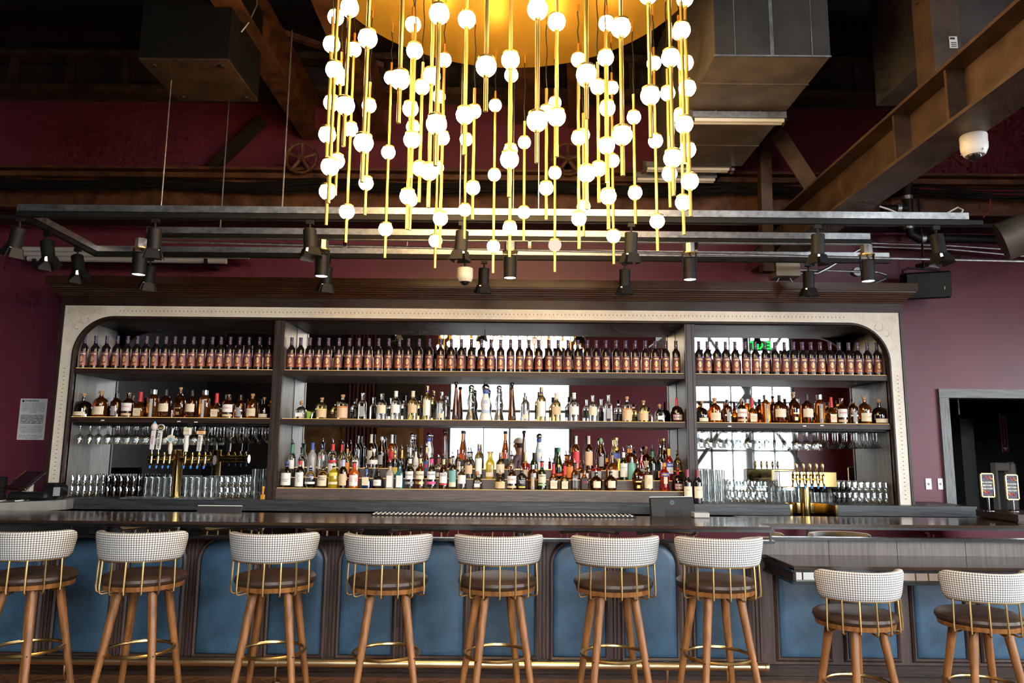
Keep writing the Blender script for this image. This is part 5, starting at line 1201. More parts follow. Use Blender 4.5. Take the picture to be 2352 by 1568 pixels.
F1 = [
 (660.7, 1048, 24, 'crl', D(k='rnd', cap=('bl', 'wrap', .8), l=[('wh', .10, .56, 1.1)], t=('WHEATLEY\nVODKA', 'gy', .28, .065, False), d='clear vodka bottle with tall white label')),
 (691, 1046, 21, 'crl', D(k='slim', cap=('rd', 'wrap', .84), l=[('wh', .06, .56, 1.0)], t=('KETEL', 'gy', .36, .1, True), d='clear bottle with white vertical label and red neck')),
 (714.6, 1058, 23, 'crl', D(k='rnd', cap=None, l=[('wh', .18, .28, 1.2)], t=('ABSOLUT\nVODKA', 'bl', .5, .10, False), d='clear vodka bottle with blue lettering')),
 (742.8, 1057, 22, 'crl', D(k='rnd', g='gold', cap=None, l=[('crm', .10, .56, 1.1)], t=('ABSOLUT\nVANILIA', 'bk', .42, .085, False), d='clear vodka bottle with vanilla cream label')),
 (767.4, 1053.5, 23, 'crl', D(k='rnd', g='yel', cap=None, l=[('yl', .50, .64, .9), ('crm', .16, .26, 1.1)], t=None, d='bright yellow vodka bottle')),
 (789.8, 1044, 20, 'crl', D(g='dark', cap=('lb', 'wrap', .76), l=[('tan', .10, .50, .95), ('crm', .28, .42, 1.2)], t=None, d='dark brown liqueur bottle with tan label')),
 (814.5, 1051.8, 22, 'crl', D(g='org', cap=('rd', 'wrap', .80), l=[('wh', .10, .52, .95), ('rd', .26, .42, 1.2)], t=None, d='vivid orange bottle with white and red label')),
 (842.6, 1065, 25, 'crl', D(k='maker', g='blu', cap=('bl', 'wrap', .8), l=[('crm', .16, .58, .62)], sq=6, t=None, d='deep blue squat bottle with cream label')),
 (869.6, 1068, 25, 'crl', D(k='dome', g='blk', cap=None, l=[('wh', .16, .48, .75)], t=('HENDRICKS', 'tan', .33, .045, False), d='black apothecary bottle with white label')),
 (897, 1053.5, 21, 'crl', D(k='std', g='frost', cap=('bk', 'wrap', .9), l=[('wh', .06, .52, .6)], sq=6, t=None, d='frosted pale gin bottle')),
 (919, 1054.6, 21, 'crl', D(k='std', g='aqu', cap=('bk', 'wrap', .9), l=[('wh', .06, .54, .6)], sq=6, t=None, d='aqua blue gin bottle with white label')),
 (942.6, 1042, 21, 'crl', D(cap=('wh', 'wrap', .84), l=[('wh', .32, .58, .95), ('gy', .16, .24, 1.2)], t=('BACARDI', 'bk', .46, .075, False), d='clear rum bottle with white label')),
 (966, 1041, 21, 'crl', D(g='amb', cap=('gd', 'wrap', .84), l=[('crm', .32, .58, .95), ('gd', .16, .24, 1.2)], t=('BACARDI', 'bk', .46, .075, False), d='gold rum bottle with cream label')),
 (992, 1042, 21, 'crl', D(cap=('pk', 'wrap', .84), l=[('wh', .32, .58, .95), ('pk', .16, .25, 1.2)], t=('BACARDI', 'bk', .48, .075, False), d='clear rum bottle with pink neck and band')),
 (1019.5, 1042.6, 21, 'crl', D(g='brn', cap=('gd', 'wrap', .82), l=[('wh', .20, .54, .95), ('rd', .14, .19, .95)], t=('CAPTAIN\nMORGAN', 'bk', .47, .05, False), d='dark spiced rum bottle with picture label')),
 (1040.7, 1038.5, 21, 'crl', D(k='slim', cap=None, l=[('tq', .22, .58, .9), ('crm', .08, .22, .9)], t=None, d='clear bottle with turquoise ornate label')),
 (1061.4, 1058, 21, 'crl', D(cap=None, l=[('wh', .24, .60, 1.0)], t=None, d='clear bottle with plain white label')),
 (1096.4, 1082, 27, 'pat', D(p=False)),
 (1149, 1075, 23, 'yb', D(d='gold bottle with yellow band and patterned label')),
 (1175.7, 1069.5, 23, 'russ', D(p=False)),
 (1198.6, 1064, 24, 'crl', D(k='rnd', g='blk', cap=None, l=[('bk', .2, .5, 1.0), ('yl', .10, .17, .7)], t=("Puncher's\nChance", 'wh', .38, .085, False), d='black bourbon bottle with white script')),
 (1223, 1067, 24, 'tin', D(p=False, d='six sided amber bottle with vertical lettering')),
 (1245, 1050, 20, 'crl', D(g='grn', cap=('rd', 'wrap', .84), l=[('crm', .26, .56, 1.1), ('gn', .16, .23, 1.2)], t=('JAMESON', 'bk', .50, .06, False), d='dark green whiskey bottle with cream label')),
 (1271.5, 1053.5, 27, 'mkr'), (1297, 1058, 25, 'mkr', D(d='smaller amber bottle with red wax neck')),
 (1319.8, 1053.5, 20, 'crl', D(g='amb', cap=('bk', 'wrap', .8), l=[('bk', .06, .58, .62), ('gy', .10, .54, .5)], sq=6, t=("JACK\nDANIEL'S", 'wh', .42, .05, False, 1), d='square amber bottle with black and grey label')),
 (1342, 1058, 23, 'crl', D(k='maker', g='amb', cap=('bk', 'wrap', .8), l=[('bk', .06, .50, .62), ('rd', .28, .38, .3)], sq=6, t=None, d='square amber bottle with black label')),
 (1369, 1068, 28, 'crl', D(k='crown', g='brn', cap=None, l=[('crm', .14, .46, .6), ('gd', .18, .40, .45)], t=None, d='faceted amber bottle with oval gold label')),
 (1402, 1066, 29, 'crl', D(k='crown', g='brn', cap=None, l=[('crm', .14, .46, .6), ('gn', .18, .40, .45)], t=None, d='faceted amber bottle with oval green label')),
 (1464, 1049, 25, 'ang', D(cap=None)),
 (1488.6, 1064, 20, 'crl', D(g='gold', cap=None, l=[('crm', .12, .70, 1.0), ('tan', .30, .56, .3)], t=None, d='pale bottle with tall bird label')),
 (1525, 1051, 22, 'crl', D(k='aper', g='red', cap=('or', 'wrap', .86), l=[('bl', .52, .64, .9), ('crm', .26, .50, .4)], t=('APEROL', 'yl', .58, .075, False), d='bright red aperitif bottle with blue label')),
 (1556, 1062.7, 26, 'gm')]
put_row(F1, 6.665, STEPS[0][0], 'front tier', 'bottles on the front tier', True)
F2 = [
 (673, 1008.7, 17, 'crl', D(cap=('gcap', 'wrap', .72), l=[('wh', .26, .52, 1.0)], d='clear bottle with green neck')), (695, 1019, 18, 'crl', D(cap=('bk', 'wrap', .84), l=[('wh', .20, .50, 1.0)], d='clear bottle with black neck')),
 (719, 1005, 20, 'crl', D(g='frost', cap=('bl', 'wrap', .78), l=[('lb', .18, .30, .8)], d='frosted tall vodka bottle with blue neck')), (741.6, 1007.6, 19, 'crl', D(k='tin', cap=None, l=[('rd', .56, .64, .25)], d='clear straight bottle with red dot', sq=0)),
 (766, 1008, 20, 'crl', D(cap=('rd', 'wrap', .80), l=[('wh', .12, .42, 1.1), ('rd', .44, .52, 1.1)], d='clear bottle with red and white label')), (786, 1010, 15, 'crl', D(g='gold', cap=('rd', 'wrap', .80), l=[('gy', .3, .5, 1.0)], d='pale bottle with red neck')),
 (799, 1019, 16, 'crl', D(g='gold', cap=('or', 'wrap', .88), l=[('or', .15, .52, 1.0)], d='pale bottle with orange label')), (818.5, 1019, 20, 'crl', D(k='std', cap=None, l=[('wh', .10, .60, .62)], sq=6, d='clear square bottle with tall white label')),
 (859, 1030.5, 22, 'crl', D(cap=('wh', 'wrap', .9), l=[('wh', .48, .62, 1.1)], d='clear ribbed bottle with high white label', p=False)), (908, 1023.6, 19, 'crl', D(k='rnd', g='dark', cap=('gd', 'wrap', .7), l=[('yl', .14, .40, 1.0)], d='dark rum liqueur bottle with gold neck and yellow label')),
 (924, 1022, 16, 'crl', D(g='dark', cap=('gd', 'wrap', .7), l=[('bk', .2, .4, 1.0)], d='dark bottle with gold neck')), (938, 1021, 18, 'crl', D(k='dome', g='dark', cap=None, l=[('bk', .16, .40, 1.0), ('gd', .2, .24, .8)], d='round dark bottle with gold lettered label')),
 (956, 1019.6, 16, 'crl', D(g='wht', cap=('bk', 'wrap', .9), l=[('wh', .18, .5, 1.0)], t=('MALIBU', 'bk', .42, .065, False), d='white coconut rum bottle')), (969, 1020, 14, 'crl', D(g='brn', cap=('bk', 'wrap', .86), d='brown bottle behind the white one')),
 (980, 1015.6, 17, 'crl', D(g='brn', cap=('gd', 'wrap', .82), l=[('bl', .10, .55, .9), ('rd', .34, .46, .5)], d='brown rum bottle with blue label')), (1007, 1041, 13, 'crl', D(cap=('mar', 'wrap', .74), l=[('wh', .1, .3, .9)], d='small clear bottle with maroon neck')),
 (1053, 1031.7, 16, 'dj', D(p=False)), (1077.5, 1029, 19, 'crl', D(cap=None, l=[('tan', .2, .52, 1.0)], d='clear bottle with tan label')), (1100, 1019, 17, 'cas', D(p=False)),
 (1125, 1039.7, 21, 'yb', D(g='yel', p=False, k='std', l=[('crm', .10, .26, 1.0)], d='yellow textured bottle with wooden stopper', sq=6)), (1150, 1039, 20, 'crl', D(p=False, d='clear bottle with cork and white label', cap=('cork', 'cap'))),
 (1176, 1036, 18, 'gyl', D(cap=None)), (1207, 1038.5, 19, 'crl', D(k='dome', g='red', cap=('gd', 'wrap', .6), l=[('crm', .1, .36, .9)], d='red domed bottle with gold neck', p=False)), (1228.5, 1039.7, 14, 'crl', D(g='grn', cap=('bk', 'wrap', .68), l=[('yl', .3, .38, .9)], d='slim green bottle with long black cap', p=False)),
 (1283, 1027.6, 19, 'crl', D(k='bell', g='grn', cap=('gcap', 'wrap', .86), l=[('rd', .12, .2, 1.2), ('yl', .4, .47, .3)], t=('V.S.O.P', 'yl', .16, .05, False), d='dark green cognac bottle with red label', p=False)), (1308, 1036, 20, 'crl', D(g='amb', cap=None, l=[('or', .1, .55, .9)], d='orange textured bottle')),
 (1341.6, 1052, 22, 'pig', D(k='dome', cap=None, d='amber domed bottle behind black label one')), (1369, 1050, 26, 'crl', D(k='dome', g='red', cap=None, l=[('gy', .1, .5, 1.0)], d='red shouldered bottle with silver label')),
 (1406, 1045, 28, 'pig', D(k='dome', t=None, p=False)), (1431.8, 1027, 19, 'crl', D(g='grn', cap=('wh', 'wrap', .80), l=[('wh', .12, .60, 1.1)], t=('LAPHROAIG\n10', 'gy', .42, .06, False), d='dark green malt bottle with white label')),
 (1450.7, 1049, 19, 'crl', D(k='rnd', g='teal', cap=('sil', 'cap'), l=[], t=None, d='matte teal bottle', p=False)), (1472.5, 1023.6, 18, 'crl', D(k='bell', g='red', cap=('bk', 'wrap', .86), l=[('bk', .28, .42, .7), ('wh', .31, .39, .7)], d='square red whisky bottle with slanted label', sq=6)),
 (1498, 1024.8, 18, 'crl', D(g='grn', cap=('gcap', 'wrap', .8), l=[('bk', .1, .35, 1.0)], d='dark green herbal bottle')), (1516, 1020, 16, 'crl', D(g='grn', cap=('bk', 'wrap', .84), l=[('tan', .1, .3, .9)], d='tall dark green bottle')),
 (1535.7, 1019, 19, 'crl', D(g='red', cap=('yl', 'wrap', .78), l=[('bl', .42, .56, 1.1), ('wh', .22, .42, .9)], t=('CAMPARI', 'wh', .49, .085, False), d='red bitter bottle with blue and white label')), (1555, 1024.8, 19, 'crl', D(k='rnd', g='gold', cap=None, l=[('bl', .34, .44, .3)], d='pale gold bottle at the tier end'))]
put_row(F2, 6.80, STEPS[1][0], 'second tier', 'bottles on the second tier', True)
F3 = [
 (823, 1000.7, 15, 'crl', D(g='dark', cap=('cork', 'cap'), l=[('wh', .1, .3, .5)], d='slim dark corked bottle')), (853.5, 997, 17, 'crl', D(g='brn', cap=('crm', 'wrap', .74), l=[('crm', .12, .52, 1.0)], d='tall whiskey bottle with cream label')),
 (877.7, 1002, 19, 'crl', D(k='swing', g='dark', cap=('wh', 'wire'), l=[('gy', .12, .42, .55)], d='dark swing top bottle')), (901, 997.8, 16, 'crl', D(g='amb', cap=('wh', 'wrap', .74), l=[('rd', .2, .5, .9)], d='amber bottle with red print')),
 (946.6, 991, 18, 'fig'), (985.6, 991.5, 19, 'cer'), (1021, 987.5, 13, 'tall'), (1063.7, 989, 17, 'crl', D(k='bell', g='amb', cap=('bk', 'cap'), l=[('bk', .06, .24, 1.0)], d='bell shaped amber bottle with black cap')),
 (1161, 989.8, 17, 'crl', D(k='bell', g='amb', cap=('bk', 'cap'), l=[('bk', .08, .28, 1.0)], d='bell shaped amber bottle with dark label')), (1204, 989, 15, 'tall'), (1239, 993, 19, 'cer'),
 (1323, 1001, 18, 'crl', D(g='amb', cap=('wh', 'wrap', .76), l=[('rd', .2, .54, .9)], d='amber bottle with red label and white neck')), (1352, 1001, 19, 'crl', D(g='brn', cap=('crm', 'wrap', .76), l=[('tan', .14, .54, 1.0)], d='amber bottle with tan label')),
 (1380, 1005.8, 20, 'crl', D(k='swing', g='brn', cap=('gn', 'wire'), l=[('gy', .12, .42, .55)], d='brown swing top bottle')), (1415, 1004.7, 21, 'crl', D(k='bell', g='gold', cap=('gd', 'cap'), l=[('bl', .36, .52, .7)], sq=6, d='square bottle with slanted blue label')),
 (1449.5, 1021, 28, 'pig', D(k='dome', g='amb', l=[('gy', .08, .3, .9)], cap=('sil', 'cork'), t=None, d='wide amber decanter bottle')), (1484, 1024.8, 25, 'pig', D(k='dome', g='brn', t=None, d='amber bottle with cork and cream label')), (1524, 1006.4, 20, 'crl', D(k='bell', g='brn', cap=('gd', 'cap'), l=[('wh', .62, .7, .5)], sq=6, d='square dark amber bottle with gold cap'))]
put_row(F3, 6.92, STEPS[2][0], 'rear tier', 'bottles on the rear tier')
# red-capped wine bottles standing on the counter at the second post
for (x, Y, dsc) in ((1578, 6.53, 'left red capped wine bottle standing in front of the right post'), (1601.5, 6.53, 'right red capped wine bottle standing in front of the right post'), (1597, 6.62, 'red capped wine bottle hidden behind the right one')):
    c = at(x, 1078, Y); bottle((c.x, Y, ZC + .001), .077, c.z - ZC, 'wine', 'wine', ('mar', 'wrap', .78), [('crm', .16, .50, 1.15)], ('MERLOT', 'gy', .40, .035, False), dsc, 'red capped wine bottles on the counter', rz=.1)
# ================================================================== glassware
M_GLASS = glassy('drinking_glass', (.93, .95, .95), gloss=.16, edge=.8, rim=.25)
M_GLASSK = glassy('smoked_glass', (.22, .20, .19), gloss=.12, edge=.75)
def gm(name, prof, mat=M_GLASS, n=14): return MB().lathe(prof, n, cap0=False, cap1=False).mesh(name, mat, True, 60)
G_WINE = gm('wine_glass', [(0, .0), (0, .032), (-.003, .033), (-.006, .006), (-.07, .0042), (-.078, .010), (-.088, .026), (-.105, .035), (-.13, .036), (-.165, .029)])
G_COUPE = gm('martini_glass', [(0, .0), (0, .034), (-.003, .035), (-.006, .006), (-.085, .0042), (-.095, .008), (-.145, .042)])
G_FLUTE = gm('snifter', [(0, .0), (0, .032), (-.003, .033), (-.006, .006), (-.055, .0042), (-.065, .012), (-.08, .030), (-.11, .037), (-.15, .033)])
G_ROCKS = gm('rocks_glass', [(.004, 0), (.004, .034), (0, .036), (.012, .038), (.085, .042), (.085, .040), (.012, .035)])
G_PINT = gm('pint_glass', [(.006, 0), (.006, .028), (0, .030), (.014, .031), (.14, .042), (.14, .040), (.014, .028)])
G_STEMLESS = gm('stemless_glass', [(.004, 0), (0, .026), (.02, .038), (.05, .042), (.09, .034), (.09, .033), (.05, .040)])
G_SMOKE = gm('smoked_tumbler', [(.004, 0), (0, .028), (.03, .042), (.06, .043), (.09, .036), (.09, .035), (.05, .041)], M_GLASSK)
G_HIGH = gm('highball_glass', [(.006, 0), (0, .028), (.125, .031), (.125, .029), (.014, .026)])
def glass(me, name, loc, lab, cat, grp, s=1.0):
    o = part(name, me, None); o.location = loc; o.scale = (s, s, 1.0); return tag(o, lab, cat, grp)
ROWN = ('front row', 'second row', 'third row')
def hang(x0, x1, n, kinds, place):
    """stemmed glasses hanging foot-up from the rack below the shelf"""
    for j, y in enumerate((6.69, 6.79, 6.89)):
        for i in range(n):
            me, nm, wd = kinds(i, n)
            glass(me, nm, (x0 + (x1 - x0) * (i + .25 + .25 * j) / n + random.uniform(-.005, .005), y, Z2 - .048 - .024), '%s hanging under %s, %s, %s' % (wd, place, ROWN[j], nth(i, n)), 'glass', 'glasses hanging under the ' + place)
a, b = BAYS[0]
hang(a + .04, b - .03, 20, lambda i, n: (G_WINE, 'wine_glass', 'wine glass') if i < 13 else (G_COUPE, 'martini_glass', 'martini glass'), 'left shelf')
hang(BAYS[2][0] + .02, BAYS[2][1] - .03, 19, lambda i, n: (G_FLUTE, 'snifter', 'snifter') if i < 10 else ((G_WINE, 'wine_glass', 'wine glass') if i < 13 else (G_COUPE, 'martini_glass', 'martini glass')), 'right shelf')
for (a, b), nm in ((BAYS[0], 'left'), (BAYS[2], 'right')):
    rk = thing('glass_rack', 'black wire rack for stemware under the %s shelf' % nm, 'rack', ((a + b) / 2, 6.79, Z2 - .075), group='stemware racks')
    n = 20
    for i in range(n + 1):
        x = a + .04 + (b - a - .07) * i / n; part('wire', MB().cyl((x, 6.65, Z2 - .068), (x, 6.96, Z2 - .068), .003, n=5), M_BLACK, rk, world=True)
    for y in (6.66, 6.95): part('cross_wire', MB().box(a + .02, b - .02, y - .003, y + .003, Z2 - .066, Z2 - .0485), M_BLACK, rk, world=True, smooth=False)
def stack(x0, x1, n, levels, ys, me, nm, wd, hh, place, grp, zb=ZC, jit=.001):
    dia = 2 * max((v.co.x ** 2 + v.co.y ** 2) ** .5 for v in me.vertices); s = min(1.0, (x1 - x0) / n * .95 / dia)
    for l in range(levels):
        for j, y in enumerate(ys):
            for i in range(n):
                glass(me, nm, (x0 + (x1 - x0) * (i + .5) / n + random.uniform(-jit, jit), y, zb + .001 + l * hh), '%s %s, %s, %s, %s' % (('lower', 'upper')[l] if levels > 1 else 'single', wd, nth(i, n), ROWN[j], place), 'glass', grp, s)
X = lambda px, Y=6.7: at(px, 1120, Y).x
stack(X(140), X(240), 7, 2, (6.72, 6.82), G_STEMLESS, 'stemless_glass', 'clear stemless glass', .092, 'left end cluster', 'stemless glasses at the left end')
stack(X(245), X(318), 5, 2, (6.66, 6.76), G_SMOKE, 'smoked_tumbler', 'smoked dark tumbler', .092, 'group beside the stemless glasses', 'smoked tumblers left of the beer tower')
stack(X(328), X(402), 5, 2, (6.70, 6.80), G_ROCKS, 'rocks_glass', 'clear rocks glass', .087, 'block left of the beer tower', 'rocks glasses left of the beer tower')
stack(X(420), X(495), 5, 2, (6.70, 6.80), G_ROCKS, 'rocks_glass', 'clear rocks glass', .087, 'block right of the beer tower', 'rocks glasses right of the beer tower')
stack(X(500), X(572), 5, 2, (6.70, 6.80), G_STEMLESS, 'stemless_glass', 'clear stemless glass', .092, 'block near the left post', 'stemless glasses near the left post')
stack(X(574), X(610), 2, 2, (6.72, 6.80), G_HIGH, 'highball_glass', 'tall highball glass', .126, 'stack beside the left post', 'highball glasses beside the left post')
stack(X(1610), X(1668), 4, 2, (6.72, 6.80), G_PINT, 'pint_glass', 'tall pint glass', .141, 'stack beside the right post', 'pint glasses beside the right post')
stack(X(1672), X(1765), 6, 2, (6.70, 6.80), G_STEMLESS, 'stemless_glass', 'clear stemless glass', .092, 'block left of the brass tap box', 'stemless glasses left of the brass tap box')
stack(X(1770), X(1850), 5, 2, (6.74, 6.83), G_ROCKS, 'rocks_glass', 'clear rocks glass', .087, 'block behind the brass tap box', 'rocks glasses behind the brass tap box')
stack(X(1855), X(1918), 4, 1, (6.74, 6.83), G_ROCKS, 'rocks_glass', 'clear rocks glass', .087, 'row right of the brass column', 'rocks glasses right of the brass column')
stack(X(1918), X(1954), 3, 2, (6.70, 6.79), G_SMOKE, 'smoked_tumbler', 'smoked dark tumbler', .092, 'group right of the brass tap box', 'smoked tumblers right of the tap box')
stack(X(1956), X(2044), 6, 2, (6.72, 6.81), G_STEMLESS, 'stemless_glass', 'clear stemless glass', .092, 'right end cluster', 'stemless glasses at the right end')
# ================================================================== beer towers
M_BLUEP = pm('blue_cap', (.03, .20, .65), .4)
bt = thing('beer_tower', 'brass tee shaped beer tower with eight taps and tall handles', 'beer tower', (-2.91, 6.56, ZC + .0125))
tz = 1.435 - ZC
part('column', MB().lathe([(0, .055), (.006, .055), (.01, .042), (.395, .042), (.4, .045), (.405, .045), (.41, .02)], 24), M_BRASSP, bt)
part('cross_tube', MB().cyl((-.25, 0, tz), (.31, 0, tz), .034, n=20), M_BRASSP, bt)
part('end_disc', MB().cyl((.305, 0, tz), (.318, 0, tz), .042, n=20), M_CHROME, bt); part('end_disc', MB().cyl((-.256, 0, tz), (-.245, 0, tz), .036, n=20), M_BRASSP, bt)
def tap(parent, x, y, z, sc=1.0):
    tp = part('tap', MB().cyl((x, y, z), (x, y - .045, z + .002), .010, n=10).cyl((x, y - .045, z + .03), (x, y - .05, z - .03), .0105, n=10).cyl((x, y - .05, z - .03), (x, y - .062, z - .055), .007, n=8).lathe([(z + .03, .012), (z + .036, .014), (z + .05, .007), (z + .062, .007)], 10, (x, y - .045, 0)), M_BRASSP, parent)
    part('spout_cap', MB().cyl((x, y - .062, z - .052), (x, y - .067, z - .075), .0105, .006, n=10), M_BLUEP, tp)
    return tp
tx = [X(343, 6.5), X(358, 6.5), X(372, 6.5), X(385, 6.5), X(421, 6.5), X(437, 6.5), X(452, 6.5), X(467, 6.5)]
taps = [tap(bt, x + 2.91, -.02, tz) for x in tx]
def board(tp, x, z0, z1, wd, mat, txt, tmat, tilt=0.0, top=None, vert=True):
    h = part('tap_handle', MB().cbox((x, -.066, (z0 + z1) / 2), wd, .016, z1 - z0, Matrix.Rotation(tilt, 3, 'Y'), bev=.003), mat, bt, smooth=False)
    part('handle_stem', MB().cyl((x, -.066, z0 - .05), (x, -.066, z0 + .01), .005, n=8), M_CHROME, h)
    if txt:
        o = part('lettering', text_mesh('lettering', txt, wd * .8, tmat, vertical=vert, width=(z1 - z0) * .85, offs=.0005), None, h); o.location = (x, -.0755, (z0 + z1) / 2)
    if top: part('handle_top', top, M_PAPER if not isinstance(top, tuple) else top, h)
    return h
M_IVORY = pm('ivory_paint', (.70, .64, .52), .4)
x = tx[0] + 2.91; z0 = tz + .085
h = board(taps[0], x, z0, z0 + .165, .036, M_PAPER, 'Coors', CM['rd'], .04, vert=-1)
part('handle_top', MB().sphere((x + .006, -.066, z0 + .195), .030, 14, 9, 1.15), pm('shell_white', (.7, .6, .55), .4), h); part('handle_tip', MB().lathe([(z0 + .21, .022), (z0 + .245, .004)], 10, (x + .006, -.066, 0)), pm('sky_blue', (.1, .45, .75), .4), h)
x = tx[1] + 2.91; h = board(taps[1], x, z0, z0 + .16, .038, M_PAPER, 'AMBER ALE', M_INK, .06)
part('handle_disc', MB().cyl((x + .01, -.058, z0 + .19), (x + .01, -.076, z0 + .19), .030, n=20), M_PAPER, h); d_ = part('handle_badge', MB().cyl((x + .01, -.076, z0 + .19), (x + .01, -.078, z0 + .19), .024, n=20), M_INK, h)
o = part('lettering', text_mesh('lettering', 'ALE', .02, CM['yl'], offs=.0005), None, h); o.location = (x + .01, -.0785, z0 + .185)
x = tx[3] + 2.91; h = part('tap_handle', MB().lathe([(tz + .05, .014), (tz + .06, .012), (tz + .09, .019), (tz + .13, .016), (tz + .14, .011), (tz + .145, .0)], 14, (x, -.066, 0)), M_IVORY, bt)
part('handle_shield', MB().prism([(x - .03, tz + .18), (x, tz + .135), (x + .03, tz + .18), (x + .026, tz + .205), (x, tz + .215), (x - .026, tz + .205)], 'y', -.078, -.056), M_IVORY, h, smooth=False); part('handle_badge', MB().cyl((x, -.079, tz + .175), (x, -.0805, tz + .175), .017, n=16), pm('badge_blue', (.2, .42, .6), .5), h)
part('handle_finial', MB().cyl((x + .003, -.066, tz + .2), (x + .008, -.066, tz + .27), .009, n=10), pm('silver_paint', (.6, .62, .65), .3, .6), h)
x = tx[4] + 2.91; h = part('tap_handle', MB().lathe([(tz + .07, .018), (tz + .08, .016), (tz + .12, .021), (tz + .19, .017), (tz + .21, .024)], 14, (x, -.066, 0)), M_PAPER, bt)
part('handle_block', MB().cbox((x + .004, -.066, tz + .245), .066, .04, .066, bev=.008), M_IVORY, h, smooth=False); o = part('lettering', text_mesh('lettering', 'Modelo', .018, CM['gd'], width=.056), None, h); o.location = (x + .004, -.0875, tz + .25)
part('handle_feather', MB().prism([(x, tz + .275), (x + .03, tz + .28), (x + .045, tz + .33), (x + .02, tz + .34), (x + .008, tz + .31)], 'y', -.072, -.060), M_BLACK, h, smooth=False)
x = tx[6] + 2.91; h = board(taps[6], x, tz + .075, tz + .215, .036, M_PAPER, 'VOODOO RANGER', M_INK, .06)
part('handle_block', MB().cbox((x + .006, -.066, tz + .235), .075, .022, .03, bev=.004), pm('orange_white', (.78, .55, .3), .5), h, smooth=False); o = part('lettering', text_mesh('lettering', 'IPA', .024, CM['or'], offs=.0008), None, h); o.location = (x + .01, -.0785, tz + .235)
part('handle_finial', MB().lathe([(tz + .25, .014), (tz + .265, .008), (tz + .27, .016), (tz + .285, .003)], 10, (x + .008, -.066, 0)), M_CHROME, h)
x = tx[7] + 2.91; h = part('tap_handle', MB().cbox((x + .006, -.066, tz + .12), .03, .014, .1, bev=.004), M_BLACK, bt, smooth=False); part('handle_stem', MB().cyl((x, -.066, tz + .03), (x, -.066, tz + .08), .005, n=8), M_CHROME, h)
a = at(285, 1146, 6.5); b = at(500, 1150, 6.5)
dt = thing('drip_tray', 'steel drip tray on the counter under the left beer tower', 'tray', ((a.x + b.x) / 2, 6.5, ZC))
part('tray', MB().box(a.x, b.x, 6.43, 6.60, ZC + .0005, ZC + .012), M_STEEL, dt, world=True, smooth=False)
for k in range(14): part('slot', MB().box(a.x + .03 + k * .053, a.x + .065 + k * .053, 6.44, 6.49, ZC + .0121, ZC + .0126), M_BLACK, dt, world=True, smooth=False)
# right tower: polished brass box on a column with five taps
rt_ = thing('tap_box_tower', 'polished brass box beer tower with five taps on one column', 'beer tower', (2.56, 6.56, ZC - .158))
part('column', MB().lathe([(0, .062), (.01, .062), (.014, .042), (.30, .042), (.302, .048), (.33, .048)], 24), M_BRASSP, rt_)
part('box', MB().cbox((.01, 0, .372), .50, .13, .135, bev=.006), M_BRASSP, rt_, smooth=False)
part('box_end', MB().cbox((-.244, 0, .372), .006, .115, .12), M_CHROME, rt_, smooth=False)
for px in (1829, 1845, 1860, 1875, 1889):
    xx = at(px, 1090, 6.46).x - 2.56; tp = tap(rt_, xx, -.065, .372)
    part('tap_handle', MB().lathe([(.43, .006), (.445, .007), (.46, .013), (.50, .012), (.515, .007), (.52, .001)], 12, (xx, -.11, 0)), M_BRASSP, rt_)
part('base_plate', MB().cbox((0, -.03, -.004), .22, .14, .008), M_CHROME, rt_, smooth=False)
# ================================================================== machines and small things on the counters
def screen(name, lab, px0, px1, py0, py1, Y, tilt, loc_z, back=True):
    a = at(px0, py0, Y); b = at(px1, py1, Y); wd = b.x - a.x; t = thing(name, lab, 'computer', ((a.x + b.x) / 2, Y, loc_z)); return t, wd, a.z - loc_z
SHZ = .87
t = thing('till_monitor', 'dark monitor seen from behind at the bar, right of middle', 'computer', (at(1544, 1160, 5.98).x, 5.98, SHZ))
ht = at(1544, 1141, 5.98).z - SHZ; wd = at(1595, 1150, 5.98).x - at(1493, 1150, 5.98).x
rot = Matrix.Rotation(math.radians(-14), 3, 'X') @ Matrix.Rotation(math.radians(-1.2), 3, 'Y'); M_SHELL = pm('dark_grey_plastic', (.014, .014, .015), .5, spec=.3)
sc = Vector((0, 0, ht - .115))
part('shell', MB().cbox(sc, wd, .034, .23, rot, bev=.010), M_SHELL, t, smooth=False)
part('top_edge', MB().cbox(sc + rot @ Vector((0, .004, .1165)), wd * .97, .022, .005, rot), M_WHITE, t, smooth=False)
part('back_plate', MB().cbox(sc + rot @ Vector((.01, -.018, -.03)), .13, .006, .09, rot), M_BLACK, t, smooth=False)
part('hinge', MB().cbox(sc + rot @ Vector((.02, -.026, -.055)), .09, .02, .022, rot), M_STEEL, t, smooth=False)
part('stand_neck', MB().cbox((.02, -.03, .075), .055, .03, .14), M_BRASS, t, smooth=False); part('stand_foot', MB().cbox((0, .0, .006), .2, .16, .011, bev=.004), M_BLACKG, t, smooth=False)
d_ = part('logo', MB().cyl((0, 0, 0), (0, -.002, 0), .019, n=20), pm('logo_blue', (.04, .075, .11), .35), t); d_.location = sc + rot @ Vector((0, -.017, .07)); d_.rotation_euler = rot.to_euler()
o = part('lettering', text_mesh('lettering', 'hp', .024, M_BLACK), None, t); o.location = sc + rot @ Vector((0, -.0205, .07)); o.rotation_euler = rot.to_euler()
a, b = at(1592, 1172, 5.76), at(1628, 1186, 5.76)
rp = thing('receipt_box', 'small pale card reader box beside the dark monitor', 'card reader', ((a.x + b.x) / 2, 5.78, BZ))
part('body', MB().cbox((0, 0, .02), b.x - a.x, .1, .038, bev=.005), pm('pale_grey', (.38, .37, .36), .4), rp, smooth=False); part('slot', MB().cbox((0, -.02, .0395), .09, .012, .002), M_BLACK, rp, smooth=False)
t = thing('laptop', 'silver edged laptop seen from behind at the bar, left side', 'computer', (at(501, 1168, 5.98).x, 5.98, SHZ))
